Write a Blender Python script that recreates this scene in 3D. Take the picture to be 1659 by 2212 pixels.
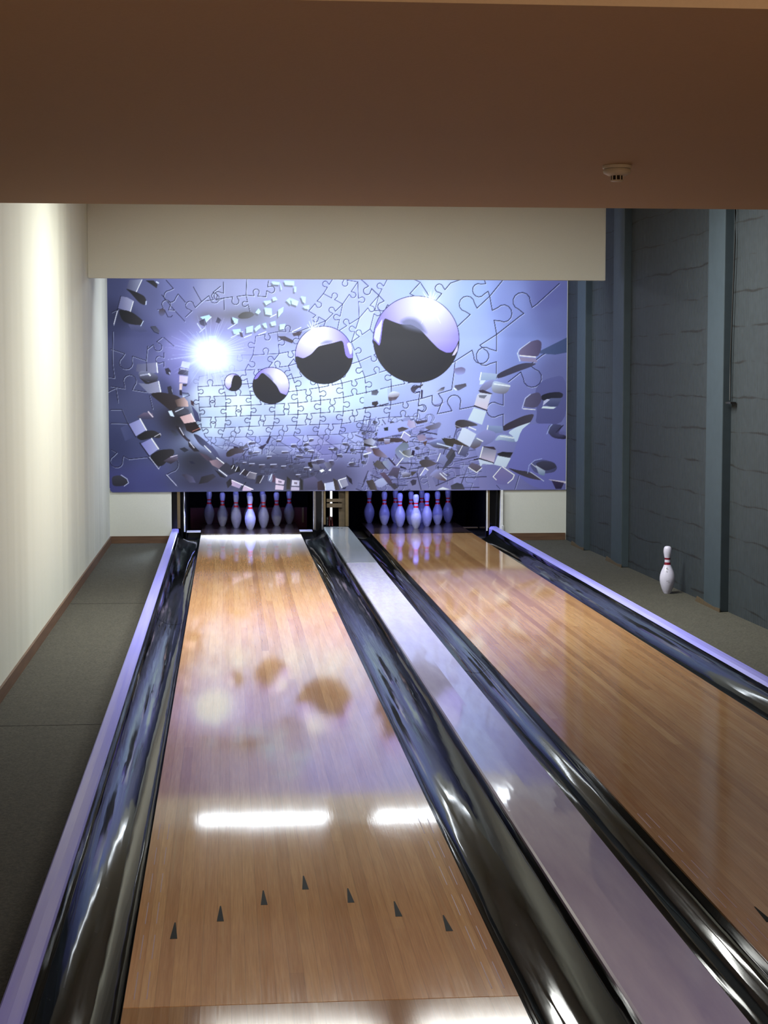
import bpy, math, random
import numpy as np
from mathutils import Vector
D = bpy.data
C = bpy.context.scene.collection
for o in list(D.objects):
    D.objects.remove(o, do_unlink=True)
random.seed(4)

# ------------------------------------------------------------------ camera
EYE = 1.674
cam = D.objects.new('camera', D.cameras.new('camera'))
C.objects.link(cam)
bpy.context.scene.camera = cam
cam.location = (0, 0, EYE)
PITCH = math.atan(291 / 3790.0)
YAW = math.atan(339.5 / math.hypot(3790, 291))
cam.rotation_euler = (math.pi / 2 - PITCH, 0, -YAW)
cam.data.sensor_fit = 'HORIZONTAL'
cam.data.sensor_width = 36.0
cam.data.lens = 36.0 * 3790 / 1659
cam.data.clip_start = 0.05
cam.data.clip_end = 100

# ------------------------------------------------------------------ world, exposure
sc = bpy.context.scene
sc.view_settings.view_transform = 'Standard'
sc.view_settings.look = 'None'
sc.view_settings.gamma = 1.0
sc.view_settings.exposure = 0.0
sc.view_settings.use_curve_mapping = False
w = D.worlds.new('world')
sc.world = w
w.use_nodes = True
w.node_tree.nodes['Background'].inputs[0].default_value = (0.01, 0.01, 0.012, 1)
w.node_tree.nodes['Background'].inputs[1].default_value = 1.0

# lamp powers (W) and colours, used by the lamp builders below
P_MURAL, C_MURAL = 46.0, (0.86, 0.93, 1.0)
P_HALL, C_HALL = 140.0, (0.98, 1.0, 0.95)
P_PIT, C_PIT = 10.5, (0.22, 0.26, 1.0)
P_DECK, C_DECK = 52.0, (0.72, 0.88, 1.0)
P_FILL, C_FILL = 30.0, (1.0, 0.64, 0.33)  # fill lamp added for the soffit's underside
P_LOUNGE, C_LOUNGE = 120.0, (1.0, 0.88, 0.78)

INK = 0.95                        # ink reflectance scale

# layout numbers (metres)
L1, L2 = -0.287, 0.778            # left lane
R1, R2 = 1.536, 2.624             # right lane
CAPZ, DIVZ = 0.04, 0.07
FLOORZ = -0.115
WL = -1.265                       # left wall
def wr(y):                        # right wall runs slightly out of square
    return 3.72 - 0.0143 * (y - 19.0)
CEIL = 3.38
BACK = 19.05
DECK = 18.68
HEADY = 19.3

# ------------------------------------------------------------------ materials
def srgb(r, g, b):
    f = lambda c: (c / 255 / 12.92) if c / 255 <= 0.04045 else ((c / 255 + 0.055) / 1.055) ** 2.4
    return (f(r), f(g), f(b), 1)

class NT:
    def __init__(s, name):
        s.m = D.materials.new(name)
        s.m.use_nodes = True
        s.t = s.m.node_tree
        s.b = s.t.nodes['Principled BSDF']
        s.co = None
    def n(s, kind, **kw):
        nd = s.t.nodes.new('ShaderNode' + kind)
        for k, v in kw.items():
            if k.startswith('i_'):
                nd.inputs[k[2:].replace('_', ' ')].default_value = v
            else:
                setattr(nd, k, v)
        return nd
    def l(s, a, b):
        s.t.links.new(a, b)
    def pos(s, scale=(1, 1, 1), loc=(0, 0, 0), gen='Object'):
        if s.co is None:
            s.co = s.n('TexCoord')
        mp = s.n('Mapping')
        mp.inputs['Scale'].default_value = scale
        mp.inputs['Location'].default_value = loc
        s.l(s.co.outputs[gen], mp.inputs['Vector'])
        return mp.outputs[0]
    def noise(s, vec, scale=5, detail=3, rough=0.55):
        nd = s.n('TexNoise')
        nd.inputs['Scale'].default_value = scale
        nd.inputs['Detail'].default_value = detail
        nd.inputs['Roughness'].default_value = rough
        s.l(vec, nd.inputs['Vector'])
        return nd.outputs['Fac']
    def ramp(s, fac, stops):
        nd = s.n('ValToRGB')
        el = nd.color_ramp.elements
        while len(el) < len(stops):
            el.new(0.5)
        for e, (p, c) in zip(el, stops):
            e.position = p
            e.color = c if len(c) == 4 else (*c, 1)
        s.l(fac, nd.inputs['Fac'])
        return nd.outputs['Color']
    def mix(s, fac, a, b, mode='MIX'):
        nd = s.n('MixRGB', blend_type=mode)
        for v, k in ((fac, 'Fac'), (a, 'Color1'), (b, 'Color2')):
            if isinstance(v, (int, float)):
                nd.inputs[k].default_value = v
            elif isinstance(v, tuple):
                nd.inputs[k].default_value = v
            else:
                s.l(v, nd.inputs[k])
        return nd.outputs['Color']
    def math(s, op, a, b=None):
        nd = s.n('Math', operation=op)
        for i, v in enumerate((a, b)):
            if v is None:
                continue
            if isinstance(v, (int, float)):
                nd.inputs[i].default_value = v
            else:
                s.l(v, nd.inputs[i])
        return nd.outputs[0]
    def bump(s, h, strength=0.3, dist=0.01, prev=None):
        nd = s.n('Bump')
        nd.inputs['Strength'].default_value = strength
        nd.inputs['Distance'].default_value = dist
        s.l(h, nd.inputs['Height'])
        if prev is not None:
            s.l(prev, nd.inputs['Normal'])
        s.l(nd.outputs[0], s.b.inputs['Normal'])
        return nd.outputs[0]
    def base(s, c):
        if isinstance(c, tuple):
            s.b.inputs['Base Color'].default_value = c
        else:
            s.l(c, s.b.inputs['Base Color'])
    def rough(s, r):
        if isinstance(r, (int, float)):
            s.b.inputs['Roughness'].default_value = r
        else:
            s.l(r, s.b.inputs['Roughness'])

def simple(name, col, rough=0.6, metal=0.0, grain=0.06, scale=30, bump=0.0, coat=0.0, spec=0.5):
    t = NT(name)
    v = t.noise(t.pos(), scale, 4)
    a = tuple(max(0, c * (1 - grain)) for c in col[:3]) + (1,)
    b = tuple(min(1, c * (1 + grain)) for c in col[:3]) + (1,)
    t.base(t.ramp(v, [(0.3, a), (0.7, b)]))
    t.rough(rough)
    t.b.inputs['Metallic'].default_value = metal
    t.b.inputs['Coat Weight'].default_value = coat
    t.b.inputs['Specular IOR Level'].default_value = spec
    if bump:
        t.bump(v, bump, 0.005)
    return t.m

def plaster(name, col, wave=0.0):
    t = NT(name)
    v = t.noise(t.pos(), 90, 3)
    big = t.noise(t.pos((0.6, 0.6, 0.25)), 1.0, 2)
    c1 = t.ramp(v, [(0.3, tuple(c * 0.955 for c in col[:3]) + (1,)), (0.7, col)])
    t.base(t.mix(0.18, c1, t.ramp(big, [(0.35, tuple(c * 0.8 for c in col[:3]) + (1,)), (0.65, col)])))
    t.rough(0.75)
    b = t.bump(v, 0.25, 0.002)
    if wave:
        wv = t.noise(t.pos((0.0, 1.0, 0.04)), 1.1, 2, 0.4)
        t.bump(wv, wave, 0.5, b)
    return t.m

M = {}
M['wall'] = plaster('beige_wall_paint', srgb(206, 207, 194), 0.30)
M['valance'] = plaster('beige_valance_paint', srgb(208, 208, 197))
M['soffit'] = plaster('soffit_paint', srgb(182, 151, 115))
M['ceiling'] = plaster('hall_ceiling_paint', srgb(200, 198, 188))

def m_wood(name, x0, tint=1.0, seed=0.0, dull=False, lamp_pool=False):
    """Narrow boards along Y under a glossy lane finish."""
    t = NT(name)
    pw = 1.065 / 39 * 1.5
    sep = t.n('SeparateXYZ')
    t.l(t.pos((1, 1, 1), (seed, seed * 3, 0)), sep.inputs[0])
    bi = t.math('FLOOR', t.math('DIVIDE', sep.outputs['X'], pw))
    # board length segments, staggered by board
    st = t.math('MULTIPLY', t.math('FRACT', t.math('MULTIPLY', bi, 0.37)), 9.3)
    si = t.math('FLOOR', t.math('DIVIDE', t.math('ADD', sep.outputs['Y'], st), 9.3))
    cmb = t.n('CombineXYZ')
    t.l(bi, cmb.inputs[0]); t.l(si, cmb.inputs[1])
    wn = t.n('TexWhiteNoise', noise_dimensions='3D')
    t.l(cmb.outputs[0], wn.inputs['Vector'])
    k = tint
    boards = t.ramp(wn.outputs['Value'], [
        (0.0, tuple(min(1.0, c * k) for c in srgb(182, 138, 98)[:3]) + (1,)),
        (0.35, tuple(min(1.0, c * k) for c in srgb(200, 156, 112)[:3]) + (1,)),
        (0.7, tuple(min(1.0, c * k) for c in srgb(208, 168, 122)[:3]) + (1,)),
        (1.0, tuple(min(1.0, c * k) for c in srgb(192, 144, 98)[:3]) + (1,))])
    g1 = t.noise(t.pos((60, 1.6, 1), (seed, 0, 0)), 1.0, 5, 0.62)
    g2 = t.noise(t.pos((220, 5, 1), (seed, 0, 0)), 1.0, 3, 0.6)
    col = t.mix(0.55, boards, t.ramp(g1, [(0.3, (0.72, 0.6, 0.5, 1)), (0.6, (1, 1, 1, 1))]), 'MULTIPLY')
    col = t.mix(0.35, col, t.ramp(g2, [(0.35, (0.6, 0.5, 0.42, 1)), (0.6, (1, 1, 1, 1))]), 'MULTIPLY')
    # board seams
    fr = t.math('FRACT', t.math('DIVIDE', sep.outputs['X'], pw))
    seam = t.math('LESS_THAN', t.math('ABSOLUTE', t.math('SUBTRACT', fr, 0.5)), 0.472)
    col = t.mix(t.math('MULTIPLY', t.math('SUBTRACT', 1.0, seam), 0.24), col, (0.10, 0.05, 0.025, 1))
    blot = t.noise(t.pos((3, 0.8, 1), (seed, 0, 0)), 1.4, 3)
    col = t.mix(0.30, col, t.ramp(blot, [(0.35, (0.74, 0.66, 0.6, 1)), (0.65, (1, 1, 1, 1))]), 'MULTIPLY')
    lt = t.noise(t.pos((75, 0.7, 1), (seed, 6, 0)), 1.0, 3, 0.6)
    col = t.mix(t.ramp(lt, [(0.56, (0, 0, 0, 1)), (0.72, (0.30, 0.30, 0.30, 1))]), col, srgb(214, 186, 146))
    if lamp_pool:      # deck lamp's pale pool of light painted into the lane end's colour
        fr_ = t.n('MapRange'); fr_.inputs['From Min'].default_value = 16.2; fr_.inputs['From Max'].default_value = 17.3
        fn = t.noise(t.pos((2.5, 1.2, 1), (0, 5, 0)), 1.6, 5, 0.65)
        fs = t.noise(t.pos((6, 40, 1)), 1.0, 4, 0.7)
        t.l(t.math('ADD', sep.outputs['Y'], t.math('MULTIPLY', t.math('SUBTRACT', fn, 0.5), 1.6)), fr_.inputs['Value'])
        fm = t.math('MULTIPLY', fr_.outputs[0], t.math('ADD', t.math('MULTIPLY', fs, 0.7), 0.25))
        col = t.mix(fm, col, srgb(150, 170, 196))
    t.base(col)
    scr = t.noise(t.pos((140, 2.0, 1), (seed, 4, 0)), 1.0, 4, 0.7)
    wear = t.noise(t.pos((2.2, 0.7, 1), (seed, 9, 0)), 1.6, 4, 0.6)
    r = t.math('ADD', t.math('MULTIPLY', scr, 0.05), t.math('MULTIPLY', wear, 0.055))
    t.rough(t.math('ADD', r, 0.025 if dull else 0.0))
    t.b.inputs['Specular IOR Level'].default_value = 0.12 if dull else 0.62
    hb = t.noise(t.pos((9, 1.1, 1), (seed, 2, 0)), 1.0, 3, 0.5)
    b = t.bump(hb, 0.035, 0.006)
    t.bump(scr, 0.09, 0.001, b)
    return t.m
M['wood'] = m_wood('lane_wood', L1, 1.42, 0.0, lamp_pool=True)
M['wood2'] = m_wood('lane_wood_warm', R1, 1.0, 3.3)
M['wood3'] = m_wood('lane_front_wood', L1, 0.85, 7.7, True)

t = NT('pin_deck_wood')
sep = t.n('SeparateXYZ'); t.l(t.pos(), sep.inputs[0])
g = t.noise(t.pos((70, 2, 1)), 1.0, 4)
t.base(t.ramp(g, [(0.3, srgb(44, 36, 30)), (0.7, srgb(66, 52, 42))]))
t.rough(0.16)
M['deck'] = t.m

t = NT('gutter_plastic')
nz = t.noise(t.pos((3.0, 0.22, 3.0)), 3.0, 3, 0.5)
wr_ = t.noise(t.pos((30, 1.5, 30)), 1.0, 4, 0.6)
sc_ = t.noise(t.pos((9, 3, 9)), 9.0, 5, 0.75)
col = t.ramp(wr_, [(0.3, srgb(12, 13, 14)), (0.75, srgb(30, 32, 35))])
col = t.mix(t.ramp(sc_, [(0.66, (0, 0, 0, 1)), (0.74, (0.5, 0.5, 0.5, 1))]), col, srgb(120, 120, 128))
t.base(col)
t.rough(t.ramp(wr_, [(0.35, (0.03,) * 3 + (1,)), (0.8, (0.11,) * 3 + (1,))]))
t.b.inputs['Specular IOR Level'].default_value = 0.07
b = t.bump(nz, 0.36, 0.011)
t.bump(wr_, 0.05, 0.002, b)
M['gutter'] = t.m

t = NT('lavender_cap_plastic')
wv = t.noise(t.pos((30, 0.8, 30)), 1.0, 3)
t.base(t.ramp(wv, [(0.3, srgb(150, 148, 254)), (0.7, srgb(174, 172, 255))]))
t.rough(0.3)
t.b.inputs['Specular IOR Level'].default_value = 0.2
nz = t.noise(t.pos((8, 0.6, 8)), 1.5, 2)
t.bump(nz, 0.3, 0.01)
M['cap'] = t.m

t = NT('divider_plastic')
wv = t.noise(t.pos((10, 1.2, 10)), 1.3, 5, 0.62)
sm = t.noise(t.pos((40, 9, 40)), 1.0, 4, 0.7)
base = t.ramp(wv, [(0.3, srgb(184, 178, 222)), (0.7, srgb(204, 200, 236))])
sep = t.n('SeparateXYZ'); t.l(t.pos(), sep.inputs[0])
far = t.n('MapRange'); far.inputs['From Min'].default_value = 9.5; far.inputs['From Max'].default_value = 13.0
t.l(sep.outputs['Y'], far.inputs['Value'])
wear = t.ramp(sm, [(0.42, (0, 0, 0, 1)), (0.56, (1, 1, 1, 1))])
wf = t.math('MULTIPLY', wear, t.math('MULTIPLY', far.outputs[0], 0.55))
t.base(t.mix(wf, base, srgb(196, 204, 214)))
t.rough(t.math('ADD', t.math('MULTIPLY', wf, 0.18), t.math('ADD', 0.025, t.math('MULTIPLY', wv, 0.05))))
nz = t.noise(t.pos((5, 0.5, 5)), 1.6, 3)
t.bump(nz, 0.12, 0.008)
M['divider'] = t.m

t = NT('loop_carpet')
f = t.noise(t.pos(), 75, 5, 0.85)
g = t.noise(t.pos(), 9, 4)
c = t.ramp(f, [(0.3, srgb(28, 27, 23)), (0.7, srgb(94, 91, 79))])
c = t.mix(0.4, c, t.ramp(g, [(0.35, (0.75, 0.75, 0.75, 1)), (0.65, (1, 1, 1, 1))]), 'MULTIPLY')
t.base(c)
t.rough(0.95)
t.bump(f, 0.7, 0.006)
M['carpet'] = t.m

t = NT('brown_baseboard')
g = t.noise(t.pos((4, 3, 40)), 1.0, 4)
t.base(t.ramp(g, [(0.3, srgb(82, 58, 42)), (0.7, srgb(106, 78, 56))]))
t.rough(0.45)
M['base'] = t.m

t = NT('slate_block_wall')
sep = t.n('SeparateXYZ'); t.l(t.pos(), sep.inputs[0])
v = t.noise(t.pos(), 18, 4)
wob = t.noise(t.pos((0, 1, 1)), 1.3, 2)
wob2 = t.noise(t.pos((0, 1, 1)), 14, 2)
zz = t.math('ADD', sep.outputs['Z'], t.math('ADD', t.math('MULTIPLY', wob, 0.10), t.math('MULTIPLY', wob2, 0.004)))
fz = t.math('FRACT', t.math('DIVIDE', zz, 0.262))
dj = t.math('ABSOLUTE', t.math('SUBTRACT', fz, 0.5))
jn = t.noise(t.pos((0, 1, 1), (0, 3, 3)), 2.2, 2)
thr = t.math('SUBTRACT', 0.5, t.math('MULTIPLY', t.ramp(jn, [(0.38, (0, 0, 0, 1)), (0.62, (1, 1, 1, 1))]), 0.034))
joint = t.math('GREATER_THAN', dj, thr)
rib = t.n('TexWave', wave_type='BANDS', bands_direction='Y')
rib.inputs['Scale'].default_value = 7.5
rib.inputs['Distortion'].default_value = 0.6
t.l(t.pos(), rib.inputs['Vector'])
blk = t.n('CombineXYZ')
t.l(t.math('FLOOR', t.math('DIVIDE', zz, 0.262)), blk.inputs[0])
t.l(t.math('FLOOR', t.math('DIVIDE', sep.outputs['Y'], 0.5)), blk.inputs[1])
bn = t.n('TexWhiteNoise', noise_dimensions='3D'); t.l(blk.outputs[0], bn.inputs['Vector'])
col = t.ramp(v, [(0.3, srgb(34, 43, 48)), (0.7, srgb(43, 52, 58))])
col = t.mix(0.25, col, t.ramp(bn.outputs['Value'], [(0, (0.75, 0.75, 0.75, 1)), (1, (1, 1, 1, 1))]), 'MULTIPLY')
col = t.mix(0.4, col, t.ramp(rib.outputs['Fac'], [(0.1, (0.55, 0.55, 0.55, 1)), (0.5, (1, 1, 1, 1))]), 'MULTIPLY')
scrp = t.noise(t.pos((0, 24, 1.0)), 2.2, 3, 0.6)
col = t.mix(t.ramp(scrp, [(0.70, (0, 0, 0, 1)), (0.76, (0.4, 0.4, 0.4, 1))]), col, srgb(140, 150, 155))
col = t.mix(joint, col, (0.004, 0.005, 0.006, 1))
t.base(col)
t.rough(0.8)
b = t.bump(rib.outputs['Fac'], 0.5, 0.006)
t.bump(v, 0.3, 0.004, b)
M['slate'] = t.m
M['pillar'] = simple('slate_pillar_paint', srgb(48, 61, 69), 0.7, grain=0.08, scale=12, bump=0.1)

M['pin'] = simple('pin_white', srgb(204, 202, 224), 0.28, grain=0.05, scale=25)
M['pinpit'] = simple('pin_pit_tint', srgb(168, 168, 192), 0.3, grain=0.10, scale=25)  # dim bluish light of the pit put into the machine pins' white
M['red'] = simple('pin_red_band', srgb(226, 16, 26), 0.3)
M['dred'] = simple('pin_maroon_band', srgb(120, 16, 42), 0.3)
M['black'] = simple('matt_black', srgb(5, 5, 6), 0.9, spec=0.1)
M['gblack'] = simple('gloss_black', srgb(12, 12, 14), 0.12)
M['chrome'] = simple('brushed_chrome', srgb(190, 192, 198), 0.22, metal=1.0, grain=0.1)
M['tan'] = simple('aged_brass_strip', srgb(128, 112, 84), 0.35, metal=0.6)
M['dkred'] = simple('dark_red_cushion', srgb(86, 26, 30), 0.7)
M['darkwood'] = simple('stained_timber', srgb(84, 70, 50), 0.6, grain=0.2)
M['plastic'] = simple('warm_white_plastic', srgb(214, 206, 190), 0.45)
M['slot'] = simple('dark_slot', srgb(30, 26, 22), 0.8)
M['cable'] = simple('black_cable', srgb(16, 18, 20), 0.6)
M['white'] = simple('white_trim', srgb(226, 226, 220), 0.4)
M['arrow'] = simple('arrow_inlay', srgb(26, 28, 26), 0.6, spec=0.03)
M['dash'] = simple('lavender_dash', srgb(176, 150, 170), 0.5, spec=0.2)
M['marks'] = simple('print_grey', srgb(120, 118, 126), 0.4)
M['rearcover'] = simple('grey_rear_cover', srgb(150, 158, 168), 0.14, grain=0.08, scale=12)
M['holder'] = simple('lamp_housing', srgb(200, 200, 198), 0.4)

def m_emit(name, col, s):
    t = NT(name)
    t.base((col[0] * 0.8, col[1] * 0.8, col[2] * 0.8, 1))
    t.b.inputs['Emission Color'].default_value = (*col, 1)
    t.b.inputs['Emission Strength'].default_value = s
    return t.m
M['tube'] = m_emit('lit_tube_cool', C_MURAL, 26.0)
M['tubeh'] = m_emit('lit_tube_hall', C_HALL, 7.0)
M['bulbw'] = m_emit('lit_fill_bulb', C_FILL, 4.0)
M['bulbn'] = m_emit('lit_lounge_diffuser', C_LOUNGE, 3.0)
M['slit'] = m_emit('lit_service_tube', (0.95, 0.97, 1.0), 1.6)

# ------------------------------------------------------------------ mesh helpers
class MB:
    def __init__(s):
        s.v, s.f, s.mi = [], [], []
    def add(s, vs, fs, mi=0):
        k = len(s.v)
        s.v += [tuple(v) for v in vs]
        s.f += [tuple(i + k for i in f) for f in fs]
        s.mi += [mi] * len(fs)
        return s
    def box(s, x0, x1, y0, y1, z0, z1, mi=0):
        return s.add([(x0, y0, z0), (x1, y0, z0), (x1, y1, z0), (x0, y1, z0), (x0, y0, z1), (x1, y0, z1), (x1, y1, z1), (x0, y1, z1)],
                     [(0, 3, 2, 1), (4, 5, 6, 7), (0, 1, 5, 4), (1, 2, 6, 5), (2, 3, 7, 6), (3, 0, 4, 7)], mi)
    def prism_y(s, prof, y0, y1, mi=0):          # closed profile [(x,z)] extruded along Y
        n = len(prof)
        vs = [(x, y0, z) for x, z in prof] + [(x, y1, z) for x, z in prof]
        fs = [(i, (i + 1) % n, n + (i + 1) % n, n + i) for i in range(n)]
        return s.add(vs, fs + [tuple(range(n))[::-1], tuple(range(n, 2 * n))], mi)
    def prism_z(s, prof, z0, z1, mi=0):          # closed outline [(x,y)] extruded along Z
        n = len(prof)
        vs = [(x, y, z0) for x, y in prof] + [(x, y, z1) for x, y in prof]
        fs = [(i, (i + 1) % n, n + (i + 1) % n, n + i) for i in range(n)]
        return s.add(vs, fs + [tuple(range(n))[::-1], tuple(range(n, 2 * n))], mi)
    def lathe(s, prof, n=32, c=(0, 0, 0), band=None):   # [(r,z)]
        k = len(s.v)
        for r, z in prof:
            for i in range(n):
                a = 2 * math.pi * i / n
                s.v.append((c[0] + r * math.cos(a), c[1] + r * math.sin(a), c[2] + z))
        for j in range(len(prof) - 1):
            for i in range(n):
                a, b = k + j * n + i, k + j * n + (i + 1) % n
                s.f.append((a, b, b + n, a + n))
                s.mi.append(band(0.5 * (prof[j][1] + prof[j + 1][1])) if band else 0)
        return s
    def tube(s, pts, r, n=10, mi=0):
        k0 = len(s.v)
        P = [Vector(p) for p in pts]
        for j, p in enumerate(P):
            d = (P[min(j + 1, len(P) - 1)] - P[max(j - 1, 0)]).normalized()
            u = d.cross(Vector((0, 0, 1)))
            if u.length < 1e-3:
                u = d.cross(Vector((0, 1, 0)))
            u.normalize(); q = d.cross(u)
            for i in range(n):
                a = 2 * math.pi * i / n
                s.v.append(tuple(p + u * (r * math.cos(a)) + q * (r * math.sin(a))))
        for j in range(len(P) - 1):
            for i in range(n):
                a, b = k0 + j * n + i, k0 + j * n + (i + 1) % n
                s.f.append((a, b, b + n, a + n)); s.mi.append(mi)
        s.f.append(tuple(range(k0, k0 + n))); s.mi.append(mi)
        e = k0 + (len(P) - 1) * n
        s.f.append(tuple(range(e, e + n))[::-1]); s.mi.append(mi)
        return s
    def build(s, name, mats, parent=None, smooth=False, bevel=0.0, loc=None):
        me = D.meshes.new(name)
        me.from_pydata(s.v, [], s.f)
        if not isinstance(mats, (list, tuple)):
            mats = [mats]
        for m in mats:
            me.materials.append(m)
        me.polygons.foreach_set('material_index', s.mi)
        me.validate()
        me.update()
        if smooth:
            me.shade_smooth()
        o = D.objects.new(name, me)
        C.objects.link(o)
        if loc:
            o.location = loc
        if parent:
            o.parent = parent
            if not loc:
                o.location = -Vector(parent.location)
        if bevel:
            b = o.modifiers.new('bevel', 'BEVEL')
            b.width = bevel; b.segments = 2; b.limit_method = 'ANGLE'
        return o

def thing(name, label, cat, loc=(0, 0, 0), group=None):
    o = D.objects.new(name, None)
    C.objects.link(o)
    o.location = loc
    o['label'] = label; o['category'] = cat
    if group:
        o['group'] = group
    return o
def tag(o, label, cat, group=None):
    o['label'] = label; o['category'] = cat
    if group:
        o['group'] = group
    return o
def struct(o, label=None):
    o['kind'] = 'structure'
    if label:
        o['label'] = label
    return o
def copy_tree(o, parent=None):
    c = o.copy()
    C.objects.link(c)
    if parent:
        c.parent = parent
    for ch in list(o.children):
        copy_tree(ch, c)
    return c

# ------------------------------------------------------------------ the room
Y0, Y1 = -3.2, 21.2
fl = struct(MB().box(WL - 0.1, 4.3, 1.0, Y1, FLOORZ - 0.08, FLOORZ).build('floor', M['carpet']), 'dark grey loop carpet beside the lanes')
struct(MB().box(WL - 0.1, 4.3, Y0, 0.985, FLOORZ, -0.001).build('floor_approach', M['wood3']), 'wooden approach floor behind the foul line')
# left wall, with a slight bow along its length
struct(MB().box(WL - 0.12, WL, Y0, Y1, FLOORZ - 0.08, CEIL).build('wall_left', M['wall']), 'plain beige painted left wall')
# right wall (out of square)
p = [(wr(Y0), Y0), (wr(Y1), Y1), (wr(Y1) + 0.2, Y1), (wr(Y0) + 0.2, Y0)]
struct(MB().prism_z(p, FLOORZ - 0.08, CEIL).build('wall_right', M['slate']), 'dark slate painted ribbed block wall')
struct(MB().box(WL - 0.12, 4.4, Y0 - 0.12, Y0, FLOORZ - 0.1, CEIL).build('wall_front', M['valance']))
struct(MB().box(WL - 0.12, 4.4, Y1, Y1 + 0.12, FLOORZ - 0.1, CEIL).build('wall_rear', M['black']))
struct(MB().box(WL - 0.12, 4.4, Y0 - 0.12, Y1 + 0.12, CEIL, CEIL + 0.12).build('ceiling', M['ceiling']), 'high ceiling over the lanes')
# wide dropped soffit between the player area and the lanes; its edges run square to the lanes
struct(MB().box(WL, wr(7.88), 3.62, 7.88, 2.435, CEIL).build('ceiling_soffit', M['soffit']), 'broad low dropped ceiling in warm brown light')
# back wall pieces either side of and above the machines
struct(MB().box(WL, -0.605, BACK, BACK + 0.08, FLOORZ, 0.62).build('wall_back', M['valance']), 'beige wall panel left of the machines')
struct(MB().box(2.99, wr(BACK), BACK, BACK + 0.08, FLOORZ, 0.62).build('wall_back_right', M['valance']), 'beige wall panel right of the machines')
struct(MB().box(WL, wr(BACK), BACK, BACK + 0.08, 0.62, CEIL).build('wall_back_upper', M['valance']))
# baseboards
struct(MB().box(WL, WL + 0.014, 1.0, BACK, FLOORZ, FLOORZ + 0.078).build('baseboard_left', M['base']))
struct(MB().box(WL + 0.014, -0.61, BACK - 0.014, BACK, FLOORZ, FLOORZ + 0.078).build('baseboard_back', M['base']))
struct(MB().box(3.0, wr(BACK) - 0.01, BACK - 0.014, BACK, FLOORZ, FLOORZ + 0.078).build('baseboard_back_right', M['base']))
# carpet seams
for k, (ys) in enumerate((9.05, 13.95)):
    struct(MB().box(WL + 0.02, -0.62, ys, ys + 0.006, FLOORZ, FLOORZ + 0.0015).build('floor_seam', M['slot']))
# pillars of the right wall
for k, (ya, yb) in enumerate(((17.85, 18.24), (16.2, 16.62), (13.03, 13.46))):
    d = 0.068
    p = [(wr(ya) - d, ya), (wr(ya) + 0.02, ya), (wr(yb) + 0.02, yb), (wr(yb) - d, yb)]
    struct(MB().prism_z(p, FLOORZ, CEIL).build('pillar', M['pillar'], bevel=0.006),
           ('slate pillar of the right wall by the mural', 'slate pillar second from the mural', 'slate pillar nearest the camera')[k])
    # chipped skirting fragment at its foot
    mb = MB().add([(wr(ya) - d - 0.006, ya - 0.02, FLOORZ), (wr(ya) - d - 0.006, yb + 0.25, FLOORZ), (wr(ya) - d - 0.006, yb + 0.2, FLOORZ + 0.045),
                   (wr(ya) - d - 0.006, ya + 0.15, FLOORZ + 0.022), (wr(ya) - d - 0.006, ya - 0.02, FLOORZ + 0.03),
                   (wr(ya) - d, ya - 0.02, FLOORZ), (wr(ya) - d, yb + 0.25, FLOORZ), (wr(ya) - d, yb + 0.2, FLOORZ + 0.045),
                   (wr(ya) - d, ya + 0.15, FLOORZ + 0.022), (wr(ya) - d, ya - 0.02, FLOORZ + 0.03)],
                  [(0, 1, 2, 3, 4), (9, 8, 7, 6, 5), (0, 5, 6, 1), (1, 6, 7, 2), (2, 7, 8, 3), (3, 8, 9, 4), (4, 9, 5, 0)])
    struct(mb.build('trim_%d' % (k + 1), M['darkwood']))

# hanging valance in front of the mural lamps
struct(MB().box(WL, 3.56, 16.4, 16.46, 2.583, CEIL).build('trim_valance', M['valance'], bevel=0.004), 'beige hanging fascia above the mural')

# ------------------------------------------------------------------ lanes
ARROWY = [5.64 - 0.1575 * abs(i) for i in range(-3, 4)]
def lane(x0, x1, wood, label, name='bowling_lane'):
    t = thing(name, label, 'bowling lane', ((x0 + x1) / 2, 10, 0), 'wooden bowling lanes')
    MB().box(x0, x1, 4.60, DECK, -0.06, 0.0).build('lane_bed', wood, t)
    MB().box(x0, x1, 1.0, 4.595, -0.06, 0.0).build('front_boards', M['wood3'], t)
    MB().box(x0, x1, DECK + 0.004, 20.25, -0.06, 0.0).build('pin_deck', M['deck'], t)
    c = (x0 + x1) / 2
    s = (x1 - x0) / 1.065
    for i in range(-3, 4):
        x = c + i * 0.1385 * s
        y = ARROWY[i + 3]
        MB().prism_z([(x - 0.011, y), (x + 0.011, y), (x + 0.002, y + 0.158), (x - 0.002, y + 0.158)], 0.0, 0.0006).build('arrow_marker', M['arrow'], t)
    for sx in (x0 + 0.025, x1 - 0.065):  # thin lavender dashes in pairs along both lane edges
        for dx in (0.0, 0.034):
            for j in range(6):
                y = 4.66 + j * 0.33
                MB().box(sx + dx, sx + dx + 0.0022, y, y + 0.22, 0.0, 0.0005).build('lane_dash', M['dash'], t)
    return t
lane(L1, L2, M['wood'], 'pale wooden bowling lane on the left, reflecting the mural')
lane(R1, R2, M['wood2'], 'warmer brown wooden bowling lane on the right')

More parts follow.
